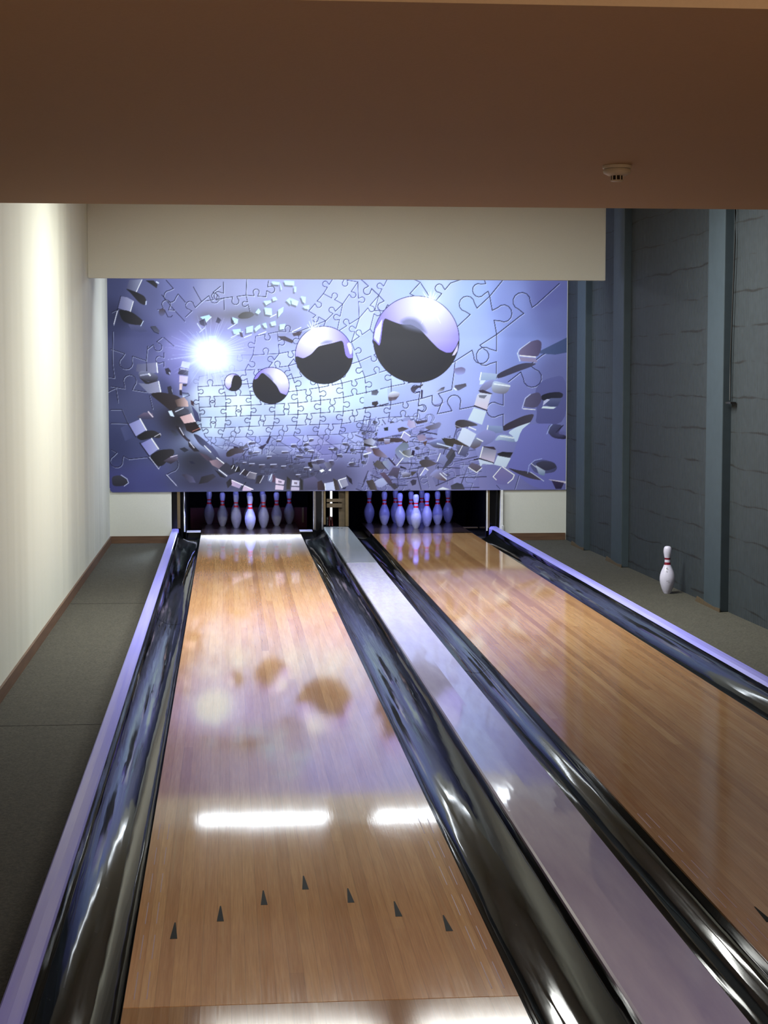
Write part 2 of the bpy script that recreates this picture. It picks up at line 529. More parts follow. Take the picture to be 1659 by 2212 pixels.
# ------------------------------------------------------------------ gutters
def gutter(xa, xb, za, zb, label, joints):
    """xa = lane side, xb = cap side."""
    t = thing('gutter', label, 'gutter', ((xa + xb) / 2, 10, -0.08), 'black channel gutters')
    cuts = [1.0] + joints + [DECK + 0.1]
    w_ = xb - xa
    for k in range(len(cuts) - 1):
        off = 0.0012 * (k % 2)
        n = 28
        up = []
        for i in range(n + 1):
            u = i / n
            z = (za * (1 - u) + zb * u) - 0.084 * math.sin(math.pi * u) ** 0.50 * (1 - 0.10 * u)
            up.append((xa + w_ * u, z - off))
        if w_ < 0:
            up.reverse()
        mb = MB()
        ya, yb = cuts[k], cuts[k + 1] - 0.002
        m_ = n + 1
        st_ = 12
        vs = [(x, ya + (yb - ya) * q_ / st_, z) for q_ in range(st_ + 1) for x, z in up]       # the trough surface
        mb.add(vs, [(q_ * m_ + i, q_ * m_ + i + 1, q_ * m_ + m_ + i + 1, q_ * m_ + m_ + i) for q_ in range(st_) for i in range(n)])
        ntop = len(mb.f)
        lo = [(x, z - 0.006) for x, z in up]
        mb.add([(x, y, z) for y in (ya, yb) for x, z in lo], [(i + 1, i, m_ + i, m_ + i + 1) for i in range(n)])   # underside
        for y, fl_ in ((ya, 1), (yb, -1)):
            mb.add([(x, y, z) for x, z in up + lo], [(i, m_ + i, m_ + i + 1, i + 1)[::fl_] for i in range(n)])
        o = mb.build('section', M['gutter'], t)
        sm_ = [q_ < ntop for q_ in range(len(o.data.polygons))]
        o.data.polygons.foreach_set('use_smooth', sm_)
    return t
gutter(L1 - 0.001, -0.529, -0.006, CAPZ - 0.012, 'black gutter between left lane and lavender side cap', [6.1, 12.4])
gutter(L2 + 0.001, 1.022, -0.006, DIVZ - 0.018, 'black gutter right of the left lane, beside the grey divider', [10.7])
gutter(R1 - 0.001, 1.293, -0.006, DIVZ - 0.018, 'black gutter left of the right lane, beside the grey divider', [5.2, 10.15])
gutter(R2 + 0.001, 2.858, -0.006, CAPZ - 0.012, 'black gutter at the far right under the lavender rail', [9.2])

def rail(x0, x1, z, mat, name, label, cat, y1=19.03, rounded=0.006):
    mb = MB()
    xm = 0.5 * (x0 + x1)
    prof = [(x0, FLOORZ), (x0, z - rounded), (x0 + rounded, z), (xm, z + 0.002), (x1 - rounded, z), (x1, z - rounded), (x1, FLOORZ)]
    mb.prism_y(prof, 1.0, y1)
    return tag(mb.build(name, mat), label, cat)
rail(-0.603, -0.529, CAPZ, M['cap'], 'side_rail', 'narrow lavender rail along the carpet left of the lanes', 'rail')
rail(2.858, 2.957, CAPZ, M['cap'], 'side_rail', 'narrow lavender rail beside the dark block wall', 'rail', rounded=0.02)
dv = thing('lane_divider', 'broad glossy grey divider between the two lanes', 'divider', (1.157, 10, FLOORZ))
rail(1.022, 1.293, DIVZ, M['divider'], 'cover', '', '', 15.1)
o = [x for x in C.objects if x.name == 'cover'][0]
del o['label'], o['category']
o.parent = dv; o.location = -Vector(dv.location)
mb = MB()
prof = [(1.022, FLOORZ), (1.022, DIVZ - 0.007), (1.028, DIVZ - 0.001), (1.157, DIVZ + 0.001), (1.287, DIVZ - 0.001), (1.293, DIVZ - 0.007), (1.293, FLOORZ)]
mb.prism_y([(x, z + (0.003 if z > 0 else 0)) for x, z in prof], 15.105, 18.75)
mb.build('rear_cover', M['rearcover'], dv)
for dx in (-0.03, 0.012, 0.05):
    MB().lathe([(0.0, 0.0), (0.013, 0.0), (0.013, 0.003), (0.0, 0.004)], 12, (1.157 + dx, 18.55, DIVZ + 0.003)).build('screw_cap', M['slot'], dv)

# ------------------------------------------------------------------ pins
PIN = [(0.0, 0.0), (1.0, 0.0), (1.03, 0.12), (1.414, 0.75), (1.70, 1.5), (1.953, 2.25), (2.255, 3.375), (2.383, 4.5), (2.375, 5.0), (2.282, 5.875), (2.08, 6.6),
       (1.852, 7.25), (1.53, 7.95), (1.236, 8.625), (1.06, 9.1), (1.05, 9.15), (0.96, 9.55), (0.92, 9.9), (0.90, 10.1), (0.90, 10.45), (0.905, 10.75), (0.935, 10.95), (0.955, 11.3), (1.047, 11.75), (1.13, 12.2),
       (1.203, 12.625), (1.262, 13.1), (1.273, 13.5), (1.24, 13.95), (1.15, 14.35), (1.0, 14.65), (0.75, 14.87), (0.4, 14.97), (0.0, 15.0)]
PIN = [(r * 0.0254, z * 0.0254) for r, z in PIN]
def band(z):
    z /= 0.0254
    return 1 if (9.12 < z < 10.0 or 10.74 < z < 11.35) else 0
def pin_mesh(mats):
    o = MB().lathe(PIN, 36, band=band).build('bowling_pin', mats, smooth=True)
    return o
pin0 = pin_mesh([M['pinpit'], M['red']])
first = [True]
OFF = [(0, 0), (-.1524, 1), (.1524, 1), (-.3048, 2), (0, 2), (.3048, 2), (-.4572, 3), (-.1524, 3), (.1524, 3), (.4572, 3)]
NAMES = ['front pin of the triangle', 'left pin of the second row', 'right pin of the second row', 'left pin of the third row', 'middle pin of the third row',
         'right pin of the third row', 'leftmost pin of the back row', 'inner left pin of the back row', 'inner right pin of the back row', 'rightmost pin of the back row']
for cx, which in (((L1 + L2) / 2, 'left'), ((R1 + R2) / 2, 'right')):
    for (dx, row), nm in zip(OFF, NAMES):
        o = pin0 if first[0] else pin0.copy()
        if not first[0]:
            C.objects.link(o)
        first[0] = False
        o.location = (cx + dx, HEADY + row * 0.264, 0.0)
        o.rotation_euler = (0, 0, random.uniform(0, 6))
        tag(o, 'white red-banded pin on the %s lane, %s' % (which, nm), 'bowling pin', 'ten pins on the %s lane' % which)
lone = thing('bowling_pin', 'lone white pin with maroon bands on the carpet by the slate wall', 'bowling pin', (3.627, 14.2, FLOORZ))
pb = MB().lathe(PIN, 40, band=band).build('pin_body', [M['pin'], M['dred']], lone, smooth=True, loc=(0, 0, 0))
lone.scale = (1.04, 1.04, 1.04)
# small printed emblem and text lines on the shoulder, following the curve
def rad(z):
    for (r0, z0), (r1, z1) in zip(PIN, PIN[1:]):
        if z0 <= z <= z1 and z1 > z0:
            return r0 + (r1 - r0) * (z - z0) / (z1 - z0)
    return 0.0
mb = MB()
def patch(a0, a1, z0, z1):
    vs, n = [], 4
    for zz_ in (z0, z1):
        for i in range(n + 1):
            a = a0 + (a1 - a0) * i / n
            r = rad(zz_) + 0.0006
            vs.append((r * math.cos(a), r * math.sin(a), zz_))
    MB().add(vs, [(i, i + 1, n + 2 + i, n + 1 + i) for i in range(n)]).build('printed_mark', M['marks'], lone, loc=(0, 0, 0))
for a, z, w_, h_ in ((-1.95, 0.200, 0.35, 0.006), (-1.88, 0.207, 0.14, 0.006), (-1.75, 0.196, 0.22, 0.005), (-1.9, 0.182, 0.3, 0.003), (-1.85, 0.174, 0.2, 0.003), (-1.75, 0.105, 0.4, 0.002), (-1.6, 0.094, 0.25, 0.002)):
    patch(a - w_ / 2, a + w_ / 2, z, z + h_)

# ------------------------------------------------------------------ pinsetter machines
def machine(x0, x1, label, red, name='pinsetter'):
    t = thing(name, label, 'pinsetter', ((x0 + x1) / 2, 19.6, FLOORZ), 'pin machines under the mural')
    y0, y1, zt = 19.06, 20.75, 0.62
    MB().box(x0, x1, 20.7, y1, FLOORZ, zt).build('rear_curtain', M['black'], t)
    if red:
        MB().box(x0 + 0.02, x1 - 0.02, 20.5, 20.56, FLOORZ, 0.155).build('pit_cushion', M['dkred'], t)
    else:
        MB().box(x0 + 0.02, x1 - 0.02, 20.5, 20.56, FLOORZ, 0.08).build('pit_cushion', M['black'], t)
    MB().box(x0, x1, 19.3, 20.7, 0.50, 0.53).build('machine_bed', M['black'], t)
    return t
ml = machine(-0.455, 0.945, 'left pin machine with chrome edges and dark red pit cushion', True)
# left machine: side boards with chrome and brass edge strips
mb = MB().box(-0.60, -0.545, 19.06, 20.7, FLOORZ, 0.60); mb.build('side_board', M['gblack'], ml)
mb = MB().box(-0.545, -0.512, 19.052, 19.085, CAPZ, 0.60); mb.build('edge_strip', M['tan'], ml, bevel=0.004)
mb = MB().box(-0.512, -0.484, 19.06, 20.7, FLOORZ, 0.60); mb.build('side_board', M['black'], ml)
mb = MB().tube([(-0.470, 19.07, 0.005), (-0.470, 19.07, 0.60)], 0.013, 12); mb.build('chrome_edge', M['chrome'], ml, smooth=True)
mb = MB().box(-0.457, -0.449, 19.08, 20.7, FLOORZ, 0.60); mb.build('side_board', M['black'], ml)
mb = MB().box(0.925, 0.962, 19.052, 19.085, 0.01, 0.60); mb.build('chrome_edge', M['chrome'], ml, bevel=0.01)
mb = MB().box(0.962, 1.02, 19.056, 20.7, FLOORZ, 0.60); mb.build('side_board', M['gblack'], ml)
mb = MB().box(1.02, 1.042, 19.052, 19.085, 0.01, 0.60); mb.build('chrome_edge', M['chrome'], ml, bevel=0.006)
mb = MB().box(1.042, 1.064, 19.052, 19.085, DIVZ, 0.60); mb.build('edge_strip', M['tan'], ml, bevel=0.004)
for xa, xb in ((-0.452, L1 - 0.01), (L2 + 0.01, 0.93)):
    MB().box(xa, xb, 19.25, 19.42, -0.022, -0.012).build('gutter_ledge', M['white'], ml)
mb = MB().box(0.865, 0.885, 20.46, 20.495, -0.02, 0.155); mb.build('cushion_bracket', M['tan'], ml)
mr = machine(1.315, 2.82, 'right pin machine with black side boards', False)
mb = MB().box(1.278, 1.315, 19.052, 20.7, DIVZ - 0.02, 0.60); mb.build('edge_strip', M['tan'], mr, bevel=0.004)
mb = MB().box(2.82, 2.832, 19.06, 20.7, FLOORZ, 0.60); mb.build('side_board', M['gblack'], mr)
mb = MB().box(2.832, 2.846, 19.052, 19.08, CAPZ - 0.05, 0.60); mb.build('white_edge', M['white'], mr)
mb = MB().box(2.846, 2.868, 19.055, 19.09, CAPZ - 0.02, 0.60); mb.build('edge_strip', M['tan'], mr)
mb = MB().box(2.868, 2.985, 19.15, 20.7, FLOORZ, 0.60); mb.build('side_board', M['gblack'], mr)
mb = MB().box(2.60, 2.615, 20.4, 20.5, -0.02, 0.50); mb.build('rear_post', M['darkwood'], mr)
MB().box(R2 + 0.01, 2.81, 19.55, 19.63, -0.022, -0.012).build('gutter_ledge', M['tan'], mr)
mb = MB().add([(2.972, 18.99, 0.0), (3.006, 18.99, 0.0), (3.006, 18.99, 0.44), (2.985, 18.99, 0.44), (2.972, 19.04, 0.0), (3.006, 19.04, 0.0), (3.006, 19.04, 0.44), (2.985, 19.04, 0.44)],
              [(0, 1, 2, 3), (7, 6, 5, 4), (0, 4, 5, 1), (1, 5, 6, 2), (2, 6, 7, 3), (3, 7, 4, 0)])
struct(mb.build('trim_4', M['white']))
struct(MB().box(2.99, 3.015, 18.97, 19.0, -0.04, 0.055).build('trim_5', M['holder'], bevel=0.005))

# service gap between the two machines
sg = thing('service_frame', 'timber and metal service frame between the two pin machines', 'machine frame', (1.17, 19.6, FLOORZ))
MB().box(1.066, 1.276, 20.3, 20.36, FLOORZ, 0.60).build('back_board', M['black'], sg)
MB().box(1.21, 1.276, 19.1, 19.14, FLOORZ, 0.60).build('timber_post', M['darkwood'], sg)
MB().box(1.075, 1.245, 19.06, 19.09, 0.318, 0.352).build('cross_rail', M['darkwood'], sg)
MB().box(1.075, 1.245, 19.06, 19.09, 0.258, 0.302).build('cross_rail', M['darkwood'], sg)
MB().box(1.066, 1.276, 19.0, 19.2, FLOORZ, 0.045).build('sill_board', M['black'], sg)
mb = MB()
cp = []
for i in range(64):
    a = i / 63 * 2 * math.pi * 6
    cp.append((1.088 + 0.013 * math.cos(a), 19.2 + 0.013 * math.sin(a), 0.045 + 0.10 * i / 63))
mb.tube(cp, 0.0035, 6); mb.build('coil_spring', M['chrome'], sg, smooth=True)
mb = MB().tube([(1.114, 19.22, 0.045), (1.118, 19.22, 0.15), (1.14, 19.22, 0.13), (1.146, 19.22, 0.045)], 0.009, 8); mb.build('red_hose', M['dkred'], sg, smooth=True)
st = thing('tube_lamp', 'upright white lit tube seen between the two pin machines', 'lamp', (1.138, 19.3, 0.35))
MB().tube([(1.138, 19.3, 0.14), (1.138, 19.3, 0.60)], 0.012, 12).build('glass_tube', M['slit'], st, smooth=True)
MB().tube([(1.138, 19.3, 0.10), (1.138, 19.3, 0.14)], 0.014, 12).build('end_cap', M['holder'], st, smooth=True)

# ------------------------------------------------------------------ the printed mural
# The print is computed as an array in its own sheet coordinates: 0..3185 across, 30..1500 down.
def smooth(pts, it=2, k=0.2):
    for _ in range(it):
        out = []
        for i in range(len(pts)):
            (ax, ay), (bx, by) = pts[i], pts[(i + 1) % len(pts)]
            out += [(ax * (1 - k) + bx * k, ay * (1 - k) + by * k), (ax * k + bx * (1 - k), ay * k + by * (1 - k))]
        pts = out
    return pts
class Print:
    S = 0.28                                     # samples per sheet unit
    def __init__(s, x0, y0, x1, y1):
        s.x0, s.y0 = x0, y0
        s.w, s.h = int((x1 - x0) * s.S), int((y1 - y0) * s.S)
        s.a = np.zeros((s.h, s.w, 3), np.float32)
        s.X = x0 + (np.arange(s.w) + 0.5) / s.S
        s.Y = y0 + (np.arange(s.h) + 0.5) / s.S
    def win(s, xa, ya, xb, yb):
        i0 = max(0, int((xa - s.x0) * s.S) - 1); i1 = min(s.w, int((xb - s.x0) * s.S) + 2)
        j0 = max(0, int((ya - s.y0) * s.S) - 1); j1 = min(s.h, int((yb - s.y0) * s.S) + 2)
        if i0 >= i1 or j0 >= j1:
            return None
        gx, gy = np.meshgrid(s.X[i0:i1], s.Y[j0:j1])
        return i0, i1, j0, j1, gx, gy
    def put(s, wn, m, col):
        i0, i1, j0, j1, gx, gy = wn
        c = np.array(col, np.float32) if not isinstance(col, np.ndarray) else col
        v = s.a[j0:j1, i0:i1]
        v[...] = v * (1 - m[..., None]) + c * m[..., None]
    def sd_poly(s, pts, gx, gy):
        P = np.array(pts, np.float32)
        d = np.full(gx.shape, 1e9, np.float32)
        ins = np.zeros(gx.shape, bool)
        n = len(P)
        for i in range(n):
            ax, ay = P[i]; bx, by = P[(i + 1) % n]
            ex, ey = bx - ax, by - ay
            L = ex * ex + ey * ey + 1e-9
            t_ = np.clip(((gx - ax) * ex + (gy - ay) * ey) / L, 0, 1)
            d = np.minimum(d, (gx - ax - t_ * ex) ** 2 + (gy - ay - t_ * ey) ** 2)
            if ay != by:
                c = ((ay > gy) != (by > gy)) & (gx < (bx - ax) * (gy - ay) / (by - ay) + ax)
                ins ^= c
        d = np.sqrt(d)
        return np.where(ins, d, -d)
    def poly(s, pts, col, col2=None, soft=2.0, alpha=1.0, ang=None):
        if len(pts) >= 6:
            pts = smooth(pts)
        xs = [p[0] for p in pts]; ys = [p[1] for p in pts]
        wn = s.win(min(xs) - soft, min(ys) - soft, max(xs) + soft, max(ys) + soft)
        if wn is None:
            return
        gx, gy = wn[4], wn[5]
        m = np.clip(s.sd_poly(pts, gx, gy) / soft + 0.5, 0, 1) * alpha
        c = np.array(col, np.float32)
        if col2 is not None:
            a = math.radians(90 if ang is None else ang)
            q = gx * math.cos(a) + gy * math.sin(a)
            qs = [x * math.cos(a) + y * math.sin(a) for x, y in pts]
            u = np.clip((q - min(qs)) / (max(qs) - min(qs) + 1e-6), 0, 1)[..., None]
            c = c * (1 - u) + np.array(col2, np.float32) * u
        s.put(wn, m.astype(np.float32), c)
    def line(s, pts, col, wd=5.0, alpha=1.0, soft=2.2, taper=False):
        P = np.array(pts, np.float32)
        for k in range(0, len(P) - 1, 12):
            Q = P[k:k + 13]
            wn = s.win(Q[:, 0].min() - wd, Q[:, 1].min() - wd, Q[:, 0].max() + wd, Q[:, 1].max() + wd)
            if wn is None:
                continue
            gx, gy = wn[4], wn[5]
            d = np.full(gx.shape, 1e9, np.float32)
            for i in range(len(Q) - 1):
                ax, ay = Q[i]; bx, by = Q[i + 1]
                ex, ey = bx - ax, by - ay
                t_ = np.clip(((gx - ax) * ex + (gy - ay) * ey) / (ex * ex + ey * ey + 1e-9), 0, 1)
                w_ = 1.0 if not taper else (1 - t_ * 0.999) ** -0.5
                d = np.minimum(d, np.hypot(gx - ax - t_ * ex, gy - ay - t_ * ey) * w_)
            s.put(wn, (np.clip((wd * 0.5 - d) / soft + 0.5, 0, 1) * alpha).astype(np.float32), col)
    def glow(s, cx, cy, rx, ry, col, alpha=1.0, p=2.0, k=2.3):
        wn = s.win(cx - rx * k, cy - ry * k, cx + rx * k, cy + ry * k)
        if wn is None:
            return
        r = np.hypot((wn[4] - cx) / rx, (wn[5] - cy) / ry)
        s.put(wn, (np.exp(-r ** p) * alpha).astype(np.float32), col)

PR = Print(28, -80, 3216, 1508)
# broad tone of the print
TONE = """60,60,75,80,122;60,300,62,66,104;60,700,66,70,108;60,1200,62,68,108;60,1470,72,74,132;300,150,96,100,146;300,450,82,86,132;400,800,72,76,116;
300,1100,72,78,118;300,1450,76,80,136;500,100,112,117,172;480,300,108,112,162;520,520,130,130,190;520,700,110,110,170;450,1000,62,64,92;750,150,140,145,188;
750,300,128,128,162;1000,150,145,150,194;1000,300,118,124,152;1250,150,150,155,204;1250,350,132,136,175;1000,480,140,146,205;1250,600,150,162,226;
900,620,165,178,235;700,830,208,228,248;900,900,206,230,250;1300,900,204,228,250;1500,800,198,220,250;1600,900,190,215,250;1780,850,178,204,246;
700,1060,190,215,246;1000,1060,180,200,242;1300,1060,165,180,232;700,1150,165,180,236;1000,1150,152,162,226;1300,1150,140,146,212;900,1260,104,106,152;
1200,1290,92,95,132;1500,1200,126,126,188;1500,150,150,160,226;1700,150,155,166,236;1900,200,156,168,236;2100,100,155,175,242;2300,100,172,190,248;
2550,150,158,182,246;2800,200,140,156,226;3100,150,114,120,190;3150,300,120,130,196;2600,400,160,180,246;2900,500,130,146,216;3150,700,110,116,176;
1500,500,155,168,236;1750,500,160,176,242;2000,650,168,190,246;2200,850,165,180,240;2500,800,155,170,232;2300,1000,150,160,222;2500,1000,142,152,218;
2900,900,118,124,190;3100,1200,114,120,182;3100,1450,112,114,174;2800,1400,120,122,182;2500,1450,130,130,188;2200,1400,124,126,176;1900,1350,122,122,172;
1900,1150,140,146,212;1600,1400,100,100,142;1300,1450,82,82,108;1000,1400,66,68,96;700,1450,76,78,116;640,1300,58,62,82;1600,1050,150,160,226;1850,1000,156,170,232"""
T_ = np.array([[float(q) for q in l.strip().split(',')] for l in TONE.replace('\n', '').split(';')], np.float32)
gx, gy = np.meshgrid(PR.X[::6], PR.Y[::6])
num = np.zeros(gx.shape + (3,), np.float32); den = np.zeros(gx.shape, np.float32)
for x, y, r, g, b in T_:
    w_ = 1.0 / (((gx - x) ** 2 + (gy - y) ** 2) / 60.0 ** 2 + 0.35) ** 1.7
    num += w_[..., None] * np.array([r, g, b], np.float32); den += w_
low = num / den[..., None]
# bilinear enlarge
def enlarge(a, h, w_):
    yi = np.clip(np.arange(h) / 6.0, 0, a.shape[0] - 1.001); xi = np.clip(np.arange(w_) / 6.0, 0, a.shape[1] - 1.001)
    y0 = yi.astype(int); x0 = xi.astype(int); fy = (yi - y0)[:, None, None]; fx = (xi - x0)[None, :, None]
    return (a[y0][:, x0] * (1 - fy) * (1 - fx) + a[y0 + 1][:, x0] * fy * (1 - fx) + a[y0][:, x0 + 1] * (1 - fy) * fx + a[y0 + 1][:, x0 + 1] * fy * fx)
g_ = low.mean(axis=2, keepdims=True)
low = g_ + (low - g_) * 0.86
PR.a[...] = enlarge(low, PR.h, PR.w)
rngm = np.random.default_rng(5)

def knob(a, b, side, size=0.23, n=9):
    """jigsaw edge from a to b with a bulb at its middle"""
    a = np.array(a, float); b = np.array(b, float)
    d = b - a; L = np.hypot(*d); t_ = d / L; nn = np.array([-t_[1], t_[0]]) * side
    m = (a + b) / 2; r = L * size * 0.5
    pts = [a, m - t_ * r * 0.62]
    for i in range(n + 1):
        th = math.radians(218 - i * (256.0 / n))
        pts.append(m + nn * r * 1.35 + t_ * r * 1.05 * math.cos(th) + nn * r * math.sin(th))
    pts += [m + t_ * r * 0.62, b]
    return pts
def edge(a, b, side=None, size=0.26, wd=5.0, dark=(44, 46, 84), al=0.95, hi=0.55):
    if math.hypot(b[0] - a[0], b[1] - a[1]) < 8:
        return
    if side is None:
        side = rngm.choice([-1, 1])
    p = knob(a, b, side, size) if side else [a, b]
    PR.line([(x + 3.5, y + 4.5) for x, y in p], (222, 232, 255), wd * 0.9, hi)
    PR.line(p, dark, wd, al)

def fade(r, c):
    return {8: .85, 9: .6, 10: .45, 11: .4}.get(r, .92) * (.35 if r < 4 and c < 2 else 1)
def lattice(rows, wd0=5.8, cols_sz=0.34, skip=()):
    R = len(rows)
    for r in range(R - 1):
        for c in range(len(rows[r]) - 1):
            if c + 1 < len(rows[r + 1]):
                q4 = [rows[r][c], rows[r][c + 1], rows[r + 1][c + 1], rows[r + 1][c]]
                if None not in q4:
                    k_ = rngm.uniform(-1, 1)
                    cc_ = (226, 236, 252) if k_ > 0 else (96, 100, 150)
                    PR.poly(q4, cc_, None, 3, abs(k_) * (.16 if r < 8 else .26))
    for r in range(R):
        for c in range(len(rows[r])):
            p = rows[r][c]
            if p is None:
                continue
            if c + 1 < len(rows[r]) and rows[r][c + 1] is not None and ('h', r, c) not in skip:
                q = rows[r][c + 1]
                L = math.hypot(q[0] - p[0], q[1] - p[1])
                edge(p, q, 1 if (r + c) % 2 else -1, min(.34, 37 / L), min(5.0, wd0 + L / 160), al=fade(r, c), hi=min(0.6, L / 330) * fade(r, c))
            if r + 1 < R and c < len(rows[r + 1]) and rows[r + 1][c] is not None and ('v', r, c) not in skip:
                q = rows[r + 1][c]
                L = math.hypot(q[0] - p[0], q[1] - p[1])
                edge(p, q, 1 if (r * 3 + c) % 2 else -1, min(.42, 37 / L), min(5.0, wd0 + L / 160), al=fade(r, c), hi=min(0.6, L / 330) * fade(r, c))
MAIN = [
    [None, None, None, None, None, (1405, 258), (1507, 137), (1575, 30)],
    [None, None, (1040, 430), (1190, 400), (1330, 400), (1522, 324), (1640, 208), (1745, 55)],
    [None, (840, 560), (1020, 560), (1200, 550), (1350, 520), (1480, 440), (1600, 400), (1755, 303), (1890, 147), (1947, 40)],
    [(650, 710), (790, 680), (965, 665), (1120, 655), (1263, 635), (1410, 590), (1560, 540), (1700, 470), (1830, 380)],
    [(640, 778), (812, 768), (985, 758), (1145, 745), (1295, 720), (1440, 690), (1600, 650), (1753, 604), (1940, 520), (2130, 420)],
    [(645, 848), (830, 842), (1003, 838), (1160, 826), (1322, 806), (1474, 785), (1634, 754), (1793, 712), (1974, 655), (2180, 590)],
    [(648, 920), (832, 913), (1005, 905), (1170, 898), (1328, 890), (1486, 873), (1645, 852), (1803, 818), (1978, 776), (2190, 735)],
    [(655, 990), (832, 985), (1003, 977), (1168, 975), (1328, 970), (1484, 960), (1643, 950), (1800, 928), (1974, 905), (2171, 866)],
    [(662, 1060), (822, 1062), (992, 1052), (1158, 1048), (1318, 1045), (1478, 1040), (1632, 1036), (1784, 1012), (1962, 990), (2160, 985)],
    [(690, 1125), (800, 1130), (968, 1125), (1130, 1120), (1298, 1118), (1462, 1116), (1612, 1108), (1765, 1090), (1945, 1078), (2140, 1075)],
    [(760, 1185), (920, 1190), (1080, 1190), (1250, 1188), (1410, 1186), (1560, 1180), (1720, 1168), (1890, 1160), (2060, 1160)],
    [(880, 1240), (1030, 1250), (1190, 1252), (1350, 1252), (1500, 1250), (1660, 1240), (1830, 1240), (2000, 1246)],
]
lattice(MAIN)
# looser, larger cuts towards the right of the sheet and along its top
E_ = lambda a, b, s=None, z=0.26, w_=5.5: edge(a, b, s, z, w_)
for a, b, s_, z in [((1770, 40), (1890, 147), 1, .3), 
                    ((2179, 56), (2000, 250), -1, .3), ((1890, 147), (1840, 100), 0, .3), ((1890, 147), (1990, 250), 1, .4), ((2179, 56), (2240, 150), 0, .3), ((2179, 56), (2120, 30), 0, .3), ((2390, 60), (2290, 180), 1, .36),
                    ((2390, 60), (2480, 30), 0, .3), ((2665, 150), (2440, 360), 1, .34), ((2755, 40), (2665, 150), 0, .3), ((2625, 30), (2665, 150), 1, .7),
                    ((2665, 150), (2715, 415), -1, .42), ((2875, 290), (2715, 415), 0, .3), ((2715, 415), (2425, 600), -1, .30), ((2995, 205), (2875, 290), 1, .8),
                    ((3155, 60), (2995, 205), 0, .3), ((2715, 415), (2715, 720), 1, .40), ((2425, 600), (2415, 690), 0, .3), ((2425, 600), (2250, 700), 1, .3),
                    ((3035, 560), (2800, 745), -1, .42), ((3035, 560), (3190, 470), 0, .3), ((2765, 820), (2765, 1060), 1, .42), ((2300, 968), (2560, 915), -1, .34),
                    ((2560, 915), (2650, 945), 0, .3), ((2171, 866), (2400, 800), 1, .3), ((2190, 735), (2171, 866), 1, .4), ((2171, 866), (2160, 985), -1, .4),
                    ((2415, 690), (2400, 800), 0, .3), ((2330, 890), (2300, 968), 0, .3)]:
    E_(a, b, s_, z, 6.0)
for a, b, s_, z in [((430, 50), (560, 200), 1, .4), ((615, 95), (670, 195), 0, .3), ((670, 195), (560, 300), 1, .36), ((670, 195), (800, 90), 1, .36), ((980, 40), (975, 150), 0, .3),
                    ((975, 150), (820, 170), -1, .3), ((820, 60), (825, 250), 1, .3), ((975, 150), (1000, 260), 1, .3), ((1130, 50), (1110, 160), -1, .4), ((825, 170), (700, 190), 1, .3),
                    ((485, 255), (555, 330), 0, .3), ((410, 440), (480, 500), 0, .3), ((1110, 160), (975, 150), 1, .3), ((400, 150), (485, 255), 0, .3), ((485, 255), (370, 250), 1, .5),
                    ((50, 520), (290, 600), 1, .34), ((65, 400), (60, 620), 0, .3), ((60, 620), (95, 885), 1, .42), ((45, 775), (290, 815), -1, .34), ((290, 600), (300, 500), 0, .3),
                    ((45, 935), (120, 935), 0, .3), ((120, 935), (160, 1030), 0, .3), ((45, 1028), (160, 1030), 0, .3), ((45, 1210), (165, 1275), 1, .6), ((165, 1275), (290, 1262), 0, .3),
                    ((290, 1262), (490, 1462), -1, .40), ((310, 840), (330, 930), 0, .3), ((60, 270), (100, 250), 0, .3), ((100, 250), (70, 355), 0, .3), ((410, 545), (410, 640), 1, .5),
                    ((300, 520), (400, 440), 1, .4)]:
    edge(a, b, s_, z, 5.0, (34, 36, 62), 0.95, 0.5)

# loose jigsaw cuts and tilted faces among the rubble
for k in range(118):
    if k < 78:
        x, y = rngm.uniform(1780, 2560), rngm.uniform(1010, 1480)
        if y < 1010 + (x - 1780) * 0.06: continue
        z = 46 + (x - 1780) * .06
    else:
        x, y = rngm.uniform(900, 1800), rngm.uniform(1190, 1400)
        z = 40
    a = rngm.uniform(-.5, .5) + (math.pi / 2 if rngm.random() < .4 else 0)
    sq = .55 if k >= 78 else .8
    u = (math.cos(a) * z, math.sin(a) * z * sq)
    v = (-math.sin(a) * z * .8, math.cos(a) * z * .8 * sq)
    q4 = [(x - u[0], y - u[1] - v[1] * .5), (x + u[0], y + u[1] - v[1] * .5), (x + u[0] + v[0], y + u[1] + v[1]), (x - u[0] + v[0], y - u[1] + v[1])]
    lt = rngm.random()
    PR.poly(q4, (166, 174, 228) if lt > .45 else (96, 98, 140), (120, 124, 178), 3, .38, math.degrees(a))
    PR.line([q4[2], q4[3]], (42, 40, 56), 7, .6)
    edge(q4[0], q4[1], None, .34, 4.5, al=.5, hi=.4)
    if lt > .7:
        PR.poly([(x - 16, y - 8), (x, y - 14), (x + 18, y - 6), (x + 20, y + 6), (x, y + 12), (x - 14, y + 6)], (58, 56, 64), (104, 106, 130), 3, .9, 20)

# ---- free-standing blocks: dark sides, pale ends, shadows
K1, K2, K3 = (38, 38, 44), (60, 58, 64), (84, 82, 100)
def P_(pts, c, c2=None, ang=None, soft=2.5, al=1.0):
    v = [float(q) for q in pts.replace(' ', ',').split(',')]
    PR.poly([(v[i], v[i + 1]) for i in range(0, len(v), 2)], c, c2, soft, al, ang)
def H_(pts, wd=5.0, c=(236, 240, 252), al=0.95):
    v = [float(q) for q in pts.replace(' ', ',').split(',')]
    PR.line([(v[i], v[i + 1]) for i in range(0, len(v), 2)], c, wd, al)
